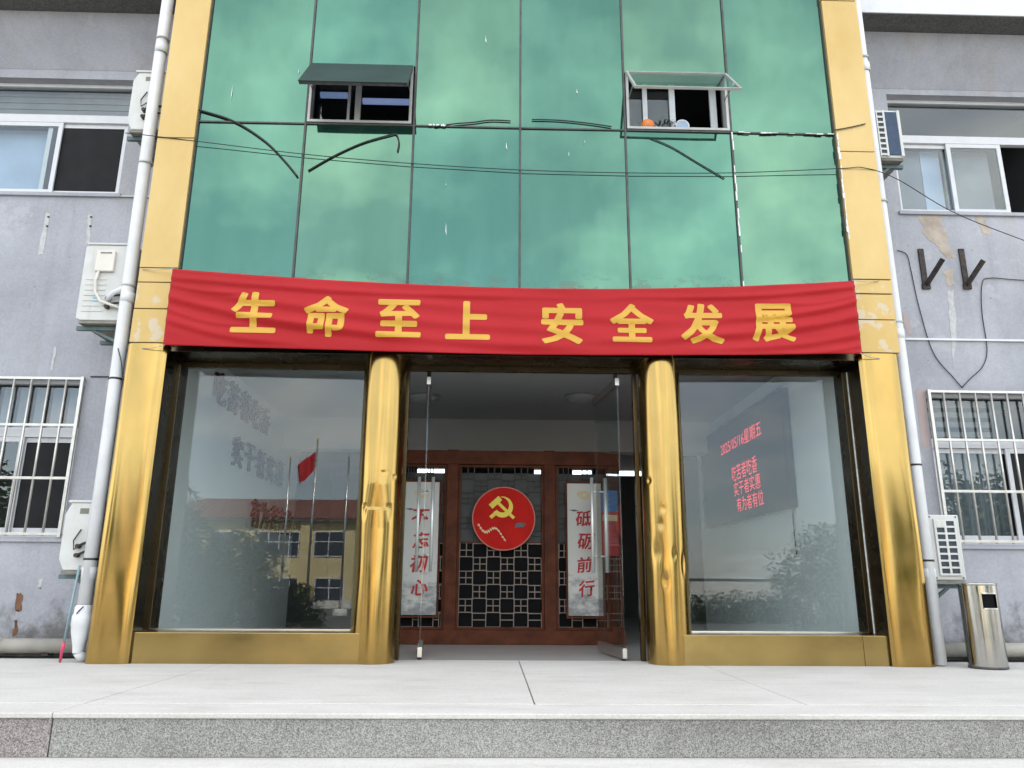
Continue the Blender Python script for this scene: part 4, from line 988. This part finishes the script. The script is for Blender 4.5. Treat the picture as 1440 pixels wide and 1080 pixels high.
# ------------------------------------------------------------------ air conditioner outdoor units, on the block's side walls
def ac_service(x0, x1, z0, z1, label, big):      # left side: valve end towards the street
    y0, y1 = 7.17, 7.86
    t = thing('air_conditioner', label, 'air conditioner', 'outdoor air conditioner units')
    D = x1-x0; H = z1-z0
    pts = [(x0+0.05, z0), (x1, z0), (x1, z1), (x0+0.05, z1), (x0, z1-0.10 if not big else z1-0.02), (x0, z0+0.10 if not big else z0+0.02)]
    B().prism_xz(pts, y0, y1).build('casing', 'ac', t, 0.008)
    bx('top_lid', 'ac', t, x0+0.02, x1+0.008, y0-0.012, y1+0.01, z1+0.001, z1+0.022, 0.005)
    bx('base_pan', 'ac_under', t, x0+0.03, x1, y0+0.01, y1-0.01, z0-0.03, z0-0.001, 0.004)
    if big:
        c = bx('wiring_cover', 'ac_beige', t, x0+0.13, x0+0.31, y0-0.035, y0-0.001, z0+0.50, z0+0.72, 0.008)
        bx('grip_slot', 'ac_under', c, x0+0.17, x0+0.28, y0-0.0375, y0-0.0355, z0+0.685, z0+0.70)
        for k in range(7): bx('louvre', 'ac', t, x0+0.05, x0+0.25, y0-0.006, y0-0.001, z0+0.09+k*0.055, z0+0.094+k*0.055+0.012)
        bx('rating_sticker', 'bluestk', t, x0+0.14, x0+0.19, y0-0.0025, y0-0.0008, z0+0.19, z0+0.24)
        B().tube([(x0+0.17, y0-0.02, z0+0.50), (x0+0.155, y0-0.03, z0+0.40), (x0+0.17, y0-0.03, z0+0.28), (x0+0.24, y0-0.05, z0+0.18), (x1+0.02, y0-0.04, z0+0.10)], 0.014, 8).build('cable', 'ac_beige', t)
        B().tube([(x0+0.30, y0-0.03, z0+0.20), (x0+0.36, y0-0.06, z0+0.26), (x1+0.06, y0-0.05, z0+0.36)], 0.026, 10).build('insulated_pipe', 'alu', t)
    else:
        bx('rating_sticker', 'ac_under', t, x0+0.13, x0+0.21, y0-0.0025, y0-0.0008, z1-0.10, z1-0.05)
        B().tube([(x0+0.17, y0-0.012, z1-0.24), (x0+0.12, y0-0.02, z1-0.34), (x0+0.13, y0-0.02, z1-0.42), (x0+0.20, y0-0.015, z1-0.36)], 0.006, 6).build('cable', 'rubber', t)
    for k in range(2):
        z = z0+0.13+k*0.08
        B().tube([(x0+(0.30 if big else 0.17), y0+0.005, z), (x0+(0.30 if big else 0.17), y0-0.05, z)], 0.020, 8).build('valve', 'iron', t)
        B().tube([(x0+(0.30 if big else 0.17), y0-0.035, z), (x0+(0.36 if big else 0.24), y0-0.045, z+0.03), (x1+0.03, y0-0.03, z+0.05)], 0.012, 8).build('copper_pipe', 'rubber', t)
    bx('fan_grille', 'ac_dark', t, x0-0.006, x0-0.001, y0+0.10, y1-0.10, z0+0.12, z1-0.12)
    for yy in (y0+0.10, y1-0.12):
        bx('bracket_arm', 'bracket', t, x0-0.02, XL-0.001, yy-0.02, yy+0.02, z0-0.075, z0-0.035)
        B().prism_xz([(x0+0.12, z0-0.076), (x0+0.16, z0-0.076), (XL-0.001, z0-0.28), (XL-0.001, z0-0.33)], yy-0.015, yy+0.015).build('bracket_brace', 'bracket', t)
        bx('bracket_plate', 'bracket', t, XL-0.012, XL-0.001, yy-0.025, yy+0.025, z0-0.36, z0-0.03)
    return at(t, ((x0+x1)/2, 7.5, z0-0.03))
ac_service(-4.065, -3.60, 3.135, 3.925, 'large outdoor air conditioner with beige wiring cover, level with the banner', True)
ac_service(-3.850, -3.50, 5.235, 5.915, 'outdoor air conditioner beside the open upper window, half behind the downpipe', False)
ac_service(-3.875, -3.50, 0.775, 1.375, 'outdoor air conditioner hung low above the mop stick, half behind the downpipe', False)

def ac_grid(x0, x1, z0, z1, label, navy):        # right side: coil end with a moulded grid towards the street
    y0, y1 = 7.16, 7.86
    t = thing('air_conditioner', label, 'air conditioner', 'outdoor air conditioner units')
    bx('casing', 'ac', t, x0, x1, y0+0.02, y1, z0, z1, 0.012)
    bx('base_pan', 'ac_under', t, x0+0.01, x1-0.01, y0+0.03, y1-0.01, z0-0.03, z0-0.001, 0.004)
    if navy:
        bx('coil_face', 'ac_dark', t, x0+0.01, x0+0.085, y0+0.010, y0+0.0195, z0+0.04, z1-0.04)
        bx('navy_face', 'ac_navy', t, x0+0.098, x1-0.035, y0+0.008, y0+0.019, z0+0.03, z1-0.03)
        fr = B(); n = 8
        fr.box(x0+0.002, x0+0.016, y0, y0+0.012, z0+0.01, z1-0.01); fr.box(x0+0.076, x0+0.096, y0, y0+0.012, z0+0.01, z1-0.01)
        for k in range(n+1):
            z = z0+0.03+(z1-z0-0.06)*k/n; fr.box(x0+0.016, x0+0.076, y0+0.001, y0+0.011, z-0.011, z+0.011)
        fr.build('grid_guard', 'ac', t)
        bx('corner_trim', 'ac', t, x1-0.034, x1-0.001, y0+0.002, y0+0.0198, z0+0.01, z1-0.01, 0.006)
    else:
        w = x1-x0
        bx('coil_face', 'ac_dark', t, x0+0.075, x1-0.055, y0+0.010, y0+0.0195, z0+0.05, z1-0.05)
        fr = B(); n = 8; xa, xb = x0+0.07, x1-0.05; xm = (xa+xb)/2
        for x in (xa, xm, xb): fr.box(x-0.010, x+0.010, y0, y0+0.018, z0+0.04, z1-0.04)
        for k in range(n+1):
            z = z0+0.05+(z1-z0-0.10)*k/n; fr.box(xa+0.010, xm-0.010, y0+0.001, y0+0.017, z-0.009, z+0.009); fr.box(xm+0.010, xb-0.010, y0+0.001, y0+0.017, z-0.009, z+0.009)
        fr.build('grid_guard', 'ac', t)
        bx('handle_plate', 'ac', t, xa+0.010, xm-0.011, y0-0.003, y0+0.016, z1-0.12, z1-0.055, 0.004)
        for x, z in ((x0+0.03, z1-0.02), (x1-0.03, z1-0.02), (x0+0.03, z0+0.02), (x1-0.03, z0+0.02)): B().tube([(x, y0+0.012, z), (x, y0+0.0205, z)], 0.007, 8).build('screw', 'iron', t)
    for yy in (y0+0.12, y1-0.12):
        bx('bracket_arm', 'bracket', t, XR+0.001, x1+0.02, yy-0.02, yy+0.02, z0-0.075, z0-0.035)
        B().prism_xz([(XR+0.001, z0-0.28), (XR+0.001, z0-0.33), (x1-0.12, z0-0.076), (x1-0.16, z0-0.076)], yy-0.015, yy+0.015).build('bracket_brace', 'bracket', t)
    return at(t, ((x0+x1)/2, 7.5, z0-0.03))
ac_grid(4.08, 4.345, 5.09, 5.665, 'outdoor air conditioner with navy coil face beside the upper window', True)
ac_grid(4.075, 4.385, 0.74, 1.335, 'outdoor air conditioner with two-column grid above the litter bin', False)

# empty V brackets on the right wing
for i, (px) in enumerate((((1292, 350), (1300, 403), (1326, 364)), ((1349, 350), (1357, 403), (1383, 366)))):
    a, c, e = [PY(q[0], q[1], WY-0.012) for q in px]
    t = thing('wall_bracket', 'rusty empty V-shaped bracket left on the wall '+('nearer the downpipe' if i == 0 else 'beside the looped cable'), 'bracket', 'empty air conditioner brackets')
    bx('back_plate', 'iron', t, a.x-0.012, a.x+0.05, WY-0.022, WY-0.001, c.z-0.02, a.z, 0.003)
    tip = PY(px[2][0], px[2][1], WY-0.22); root = Vector((c.x+0.02, WY-0.03, c.z+0.02))
    dv = tip-root
    B().obox((tip+root)/2, dv.cross(Vector((0, 0, 1))).normalized()*0.012, dv/2, dv.cross(dv.cross(Vector((0, 0, 1)))).normalized()*0.026).build('strut', 'iron', t)
    bx('foot_plate', 'iron', t, a.x-0.02, a.x+0.07, WY-0.026, WY-0.002, c.z-0.03, c.z+0.03)
    at(t, (a.x, WY, c.z))

# ------------------------------------------------------------------ wires, cables, loose rubber strips
def px_line(name, pts, Y, r, mat, label, cat, group=None, n=8, ys=None):
    P = [PY(x, y, Y if ys is None else ys[i]) for i, (x, y) in enumerate(pts)]
    Q = []
    for i in range(len(P)-1):         # Catmull-Rom
        p0, p1, p2, p3 = P[max(i-1, 0)], P[i], P[i+1], P[min(i+2, len(P)-1)]
        for k in range(8):
            t = k/8; Q.append(0.5*((2*p1)+(p2-p0)*t+(2*p0-5*p1+4*p2-p3)*t*t+(3*p1-p0-3*p2+p3)*t**3))
    Q.append(P[-1])
    return tag(B().tube(Q, r, n).build(name, mat), label, cat, group)
px_line('overhead_cable', [(176, 187), (205, 190), (280, 199), (430, 217), (580, 230), (733, 239), (880, 243), (1030, 243), (1180, 237), (1215, 236), (1262, 252), (1340, 298), (1440, 338), (1580, 388)], 6.985, 0.0045, 'rubber', 'thin cable strung across the green glass, dropping past the upper window', 'cable', None, 8, [6.985, 6.985, 7.0, 7.012, 7.015, 7.015, 7.015, 7.012, 6.988, 6.98, 7.05, 7.25, 7.5, 7.885])
S = 'loose_rubber_strip'
px_line(S, [(237, 148), (262, 151), (285, 156), (330, 171), (372, 198), (400, 226), (418, 248)], 7.030, 0.010, 'rubber', 'long black rubber strip arching from gold pillar onto green glass', 'rubber strip', 'loose black strips on the glass')
px_line(S, [(433, 240), (470, 219), (510, 201), (548, 190), (557, 189), (561, 200), (559, 213)], 7.034, 0.008, 'rubber', 'hooked black rubber strip hanging under the dark-sashed vent', 'rubber strip', 'loose black strips on the glass')
px_line(S, [(611, 178), (640, 174), (665, 172), (690, 169), (718, 170)], 7.0305, 0.007, 'rubber', 'short black rubber strip lying along the glass joint', 'rubber strip', 'loose black strips on the glass')
px_line(S, [(748, 168), (785, 169), (825, 173), (860, 178)], 7.0305, 0.007, 'rubber', 'slightly bowed black rubber strip near the white-sashed vent', 'rubber strip', 'loose black strips on the glass')
px_line(S, [(915, 194), (945, 207), (980, 228), (1019, 251)], 7.036, 0.006, 'rubber', 'thin straight black strip slanting below the white-sashed vent', 'rubber strip', 'loose black strips on the glass')
px_line(S, [(1173, 183), (1195, 179), (1217, 174)], 6.985, 0.006, 'rubber', 'short dark strip crossing the gold pillar beside the downpipe', 'rubber strip', 'loose black strips on the glass')
c1 = WY-0.014
px_line('wall_cable', [(1262, 352), (1275, 358), (1281, 380), (1292, 430), (1312, 495), (1340, 530), (1353, 545)], c1, 0.005, 'rubber', 'dark cable sagging from the downpipe to the steel grille', 'cable', 'cables on the right wing wall')
px_line('wall_cable', [(1353, 545), (1365, 532), (1382, 515), (1388, 490), (1381, 440), (1381, 400), (1392, 391), (1440, 394), (1560, 398), (1800, 410)], c1, 0.005, 'rubber', 'dark cable looping from the grille up and along the wall', 'cable', 'cables on the right wing wall')
px_line('thin_wire', [(166, 490), (171, 512), (173, 545)], 7.05, 0.005, 'rubber', 'short thin wire tied to the downpipe beside the pillar', 'wire')

# ------------------------------------------------------------------ litter bin, mop stick
tb = thing('litter_bin', 'polished stainless steel cylindrical litter bin with square opening beside the gold pillar', 'litter bin')
TC = Vector((4.315, 6.93, 0)); r = 0.152; n = 64; b = B(); k = 24
a0 = R(-87); hw = 0.40
zsn = [0.02, 0.12, 0.25, 0.38, 0.50, 0.505, 0.62, 0.625, 0.68, 0.70]
for z in zsn:
    for i in range(n): a = 2*math.pi*i/n; b.v.append((TC.x+r*math.cos(a), TC.y+r*math.sin(a), z))
for j in range(len(zsn)-1):
    for i in range(n):
        a = 2*math.pi*(i+0.5)/n; d = math.atan2(math.sin(a-a0), math.cos(a-a0))
        if abs(d) < hw and 0.499 < zsn[j] < 0.621 and zsn[j+1] < 0.626: continue
        b.f.append([j*n+i, j*n+(i+1) % n, (j+1)*n+(i+1) % n, (j+1)*n+i]); b.smooth.append(True)
b.build('body', 'trash', tb, fix=False)
B().lathe(TC, [(r-0.02, 0.03), (r-0.02, 0.66)], 32).build('liner', 'black', tb)
B().lathe(TC, [(0.001, 0.0), (r-0.01, 0.0), (r+0.003, 0.004), (r+0.003, 0.022), (r-0.012, 0.024)], 40).build('base_ring', 'mullion', tb)
B().lathe(TC, [(r+0.001, 0.692), (r+0.006, 0.70), (r+0.006, 0.712), (r-0.006, 0.716), (r-0.03, 0.700), (0.001, 0.694)], 48).build('lid', 'trash', tb)
b = B(); m = 10
for i in range(m):
    for (za, zb) in ((0.494, 0.505), (0.622, 0.634)):
        q0 = a0-hw+2*hw*i/m; q1 = a0-hw+2*hw*(i+1)/m; rr = r+0.003
        b.poly([(TC.x+rr*math.cos(q0), TC.y+rr*math.sin(q0), za), (TC.x+rr*math.cos(q1), TC.y+rr*math.sin(q1), za), (TC.x+rr*math.cos(q1), TC.y+rr*math.sin(q1), zb), (TC.x+rr*math.cos(q0), TC.y+rr*math.sin(q0), zb)])
b.build('opening_lip', 'steel', tb)
bx('side_seam', 'mullion', tb, TC.x-r-0.006, TC.x-r+0.004, TC.y-0.012, TC.y+0.012, 0.025, 0.69)
at(tb, TC)
ms = thing('mop_stick', 'thin blue-grey mop stick with pink red end leaning by the downpipe', 'mop stick')
p0, p1 = PZ(84, 932, 0.0), PY(112, 795, 7.12)
p1 = Vector((p1.x, 7.12, p1.z)); dd = (p1-p0)
B().tube([p0+dd*0.20, p1], 0.0105, 10).build('stick', 'mopblue', ms); B().tube([p0+Vector((0, 0, 0.004)), p0+dd*0.12, p0+dd*0.125, p0+dd*0.205], [0.011, 0.013, 0.016, 0.014], 10).build('grip', 'mopred', ms)
at(ms, p0)

# ------------------------------------------------------------------ courtyard behind the camera, mostly seen in the window reflections
MIR = 2*7.451
def mirror(px, py, D):       # a pixel inside a window, at virtual distance D, turned into the real place behind the camera
    p = PY(px, py, D); return Vector((p.x, MIR-D, p.z))
yb = thing('ochre_building', 'two-storey ochre building with brown red tiled roof across the courtyard', 'building')
D = 51.0; BY = MIR-D
zt = mirror(400, 733, D).z; xl, xr = -23.0, 3.5
mainw = bx('wall', 'ybuild', yb, xl, xr, BY-9, BY, GZ, zt, 0.02)
bx('cornice', 'cornice', yb, xl-0.4, xr+0.4, BY-9.3, BY+0.45, zt, zt+0.14, 0.02)
rz = mirror(400, 714, D).z
rf = B(); y0, y1, ym = BY+0.6, BY-9.5, BY-4.5; rt = rz+1.0
a = [(xl-0.5, y0, zt+0.15), (xr+0.5, y0, zt+0.15), (xr-3, ym, rt), (xl+3, ym, rt), (xl-0.5, y1, zt+0.15), (xr+0.5, y1, zt+0.15)]
for f in ((0, 1, 2, 3), (1, 5, 2), (5, 4, 3, 2), (4, 0, 3)): rf.poly([a[i] for i in f])
roof = rf.build('roof', 'rooftile', yb)
for k in range(66):
    x = xl+0.2+k*0.4
    t0 = Vector((x, y0+0.01, zt+0.19)); t1 = Vector((min(max(x, xl+3), xr-3), ym, rt+0.04)); tt = 1.0
    B().tube([t0, t0+(t1-t0)*0.97], 0.05, 5).build('tile_ridge', 'rooftile', roof)
def far_window(pxa, pxb, pya, pyb, n):
    a = mirror(pxa, pya, D); c = mirror(pxb, pyb, D)
    fr = B(); rect_frame(fr, a.x, c.x, c.z, a.z, BY+0.003, BY+0.06, 0.07)
    for i in range(1, n): x = a.x+(c.x-a.x)*i/n; fr.box(x-0.03, x+0.03, BY+0.004, BY+0.055, c.z+0.07, a.z-0.07)
    fr.box(a.x+0.07, c.x-0.07, BY+0.005, BY+0.05, (c.z+a.z)/2+0.10, (c.z+a.z)/2+0.16)
    w = fr.build('window', 'alu', yb)
    bx('pane', 'ac_dark', w, a.x+0.07, c.x-0.07, BY+0.002, BY+0.02, c.z+0.07, a.z-0.07)
for (q0, q1) in ((296, 326), (364, 420), (443, 483), (505, 545), (250, 280)):
    far_window(q0, q1, 747, 783, 4 if q1-q0 > 50 else 2); far_window(q0, q1, 812, 847, 4 if q1-q0 > 50 else 2)
a = mirror(425, 735, D); c = mirror(438, 735, D); bx('pilaster', 'ybuild', yb, a.x, c.x, BY+0.001, BY+0.25, GZ, zt-0.001, 0.02)
bx('plinth_band', 'cornice', yb, xl-0.05, xr+0.05, BY+0.002, BY+0.07, GZ, GZ+0.5)
at(yb, ((xl+xr)/2, BY-4, GZ))

D = 40.0
for i, (pt, pb) in enumerate((((409, 645), (405, 800)), ((447, 620), (440, 800)), ((491, 645), (486, 800)))):
    p = mirror(*pt, D); t = thing('flagpole', 'tall steel flagpole in the courtyard '+('flying the red flag' if i == 1 else 'without a flag'), 'flagpole', 'courtyard flagpoles')
    B().tube([(p.x, p.y, GZ), (p.x, p.y, p.z)], [0.07, 0.04], 10).build('pole', 'steel', t); B().lathe((p.x, p.y, p.z), [(0.001, 0), (0.06, 0.03), (0.07, 0.08), (0.05, 0.13), (0.001, 0.15)], 12).build('finial', 'yellow', t)
    B().lathe((p.x, p.y, GZ), [(0.35, 0), (0.35, 0.3), (0.1, 0.32)], 16).build('base', 'cornice', t); at(t, (p.x, p.y, GZ))
    if i != 1: t['label'] = 'tall bare steel flagpole in the courtyard, '+('nearer the leafy tree' if i == 0 else 'farther from the leafy tree')
    if i == 1:
        nx, nz = 18, 14; b = B()
        for jz in range(nz+1):
            for ix in range(nx+1):
                u, v = ix/nx, jz/nz
                x = p.x-0.06-0.95*u*(0.75+0.25*v); z = p.z-0.55-1.0*(1-v)-0.75*u
                b.v.append((x, p.y+0.12*math.sin(u*9+v*2)*u+0.05*math.sin(u*17), z))
        for jz in range(nz):
            for ix in range(nx):
                q = jz*(nx+1)+ix; b.f.append([q, q+1, q+nx+2, q+nx+1]); b.smooth.append(True)
        tag(b.build('red_flag', 'flag', fix=False), 'limp red flag flying from the middle courtyard pole', 'flag')

def tree(name, base, clumps, nleaf, size, mat, label, cat, group, trunk=True):
    t = thing(name, label, cat, group); b = B(); rnd = random.Random(hash(label) % 9999 if False else len(label)*31+int(base[0]*10))
    vols = [c[3]*c[4]*c[5] for c in clumps]; tot = sum(vols)
    for c, vv in zip(clumps, vols):
        for _ in range(int(nleaf*vv/tot)):
            d = Vector((rnd.gauss(0, 1), rnd.gauss(0, 1), rnd.gauss(0, 1))).normalized()*(rnd.random()**0.42)
            w = 1+0.22*math.sin(d.x*7+c[0])*math.sin(d.z*6+c[1])
            p = Vector((c[0]+d.x*c[3]*w, c[1]+d.y*c[4]*w, c[2]+d.z*c[5]*w))
            if p.z < GZ+0.05: continue
            a = Vector((rnd.gauss(0, 1), rnd.gauss(0, 1), rnd.gauss(0, 0.6))).normalized()*size*rnd.uniform(0.6, 1.3); e = a.orthogonal().normalized()*size*rnd.uniform(0.3, 0.55)
            b.poly([p-a, p+e, p+a, p-e])
    b.build('crown', mat, t, fix=False)
    bb = B(); zc = min(c[2] for c in clumps)
    if trunk:
        bb.tube([base, Vector(base)+Vector((0.05, 0.03, (zc-base[2])*0.5)), Vector((base[0]+0.1, base[1], zc))], [0.17, 0.13, 0.10], 9)
        for c in clumps: bb.tube([Vector((base[0]+0.08, base[1], base[2]+(zc-base[2])*0.8)), Vector((c[0], c[1], c[2]))*0.5+Vector((base[0], base[1], zc))*0.5, Vector(c[:3])+Vector((0, 0, c[5]*0.5))], [0.09, 0.06, 0.02], 6)
    else:
        for c in clumps:
            for q in range(4): bb.tube([Vector((c[0]+rnd.uniform(-.3, .3), c[1]+rnd.uniform(-.3, .3), base[2])), Vector((c[0]+rnd.uniform(-1, 1)*c[3]*.5, c[1]+rnd.uniform(-1, 1)*c[4]*.5, c[2]+c[5]*0.5))], [0.03, 0.01], 5)
    bb.build('trunk' if trunk else 'stems', 'bark', t)
    return at(t, base)
D = 30.0
def clump(px, py, r, k=1.0, D=D):
    p = mirror(px, py, D); return (p.x, p.y, p.z, r, r*0.9, r*k)
p = mirror(262, 850, 30)
tree('broadleaf_tree', (p.x, p.y, GZ), [clump(245, 705, 0.95), clump(225, 745, 1.5), clump(262, 770, 1.4), clump(205, 800, 1.6), clump(250, 820, 1.5)], 9000, 0.10, 'leaf', 'tall leafy tree in the courtyard beside the flagpoles', 'tree', 'courtyard trees')
p = mirror(345, 860, 28)
tree('broadleaf_tree', (p.x, p.y, GZ), [clump(345, 765, 0.75, 0.8, 28), clump(312, 790, 1.0, 1, 28), clump(365, 795, 0.85, 1, 28), clump(335, 830, 1.2, 1, 28), clump(300, 840, 1.2, 1, 28)], 8000, 0.09, 'leaf', 'low spreading leafy tree in front of the ochre building', 'tree', 'courtyard trees')
p = mirror(410, 880, 26)
tree('round_shrub', (p.x, p.y, GZ), [clump(420, 850, 0.75, 0.9, 26), clump(395, 845, 0.8, 0.9, 26), clump(380, 870, 0.9, 0.9, 26), clump(435, 878, 0.6, 0.9, 26)], 6000, 0.07, 'leaf2', 'rounded shrub under the flagpoles', 'shrub', 'courtyard shrubs', False)
p = mirror(1170, 870, 26)
tree('round_shrub', (p.x, p.y, GZ), [clump(1150, 770, 0.9, 1, 26), clump(1180, 790, 1.3, 1.1, 26), clump(1120, 815, 1.1, 1, 26), clump(1210, 775, 1.2, 1, 26), clump(1160, 850, 1.5, 1, 26), clump(1240, 800, 1.5, 1, 26)], 11000, 0.075, 'leaf2', 'large domed evergreen shrub opposite the display side', 'shrub', 'courtyard shrubs', False)
p = mirror(1040, 880, 34)
tree('round_shrub', (p.x, p.y, GZ), [clump(990+22*i, 862+3*(i % 2), 0.95, 0.9, 34) for i in range(6)], 7000, 0.08, 'leaf2', 'long low clipped hedge beside the domed shrub', 'shrub', 'courtyard shrubs', False)
for i, x in enumerate((-26, -31, -36, 40, 46)):
    y = -46-3*(i % 2); h = 3.6+0.7*(i % 3)
    tree('broadleaf_tree', (x, y, GZ), [(x, y, h, 2.0, 1.8, 1.5), (x-1.3, y, h-1, 1.6, 1.5, 1.3), (x+1.4, y+0.3, h-0.8, 1.6, 1.5, 1.3)], 3500, 0.16, 'leaf', 'distant leafy tree at the far edge of the courtyard', 'tree', 'far courtyard trees')
for i in range(12):  # unseen flank trees, added to darken the reflections in the gold pillars
    x = (-1 if i < 6 else 1)*(17+5.2*(i % 6)); y = -13-4*(i % 2)+(i % 3); h = 3.4+0.6*(i % 3)
    tree('broadleaf_tree', (x, y, GZ), [(x, y, h, 2.2, 2.0, 1.7), (x-1.6, y, h-1.3, 1.9, 1.7, 1.5), (x+1.7, y+0.3, h-1.1, 1.9, 1.7, 1.5), (x, y+0.6, h-2.2, 2.4, 2.0, 1.4)], 4500, 0.15, 'leaf', 'bushy courtyard tree in the row opposite the '+('mop stick' if i < 6 else 'litter bin'), 'tree', 'added flanking courtyard trees')
# boundary wall closing the courtyard
bw = thing('boundary_wall', 'pale grey boundary wall with coping at the far courtyard edge', 'wall')
for i in range(12):
    x = -60+i*10
    if -24 < x < 4: continue
    bx('wall_panel', 'cornice', bw, x+0.02, x+9.98, BY-2.2, BY-2.0, GZ, GZ+1.9); bx('coping', 'concrete', bw, x, x+10, BY-2.28, BY-1.92, GZ+1.901, GZ+2.0)
at(bw, (0, BY-2.1, GZ))
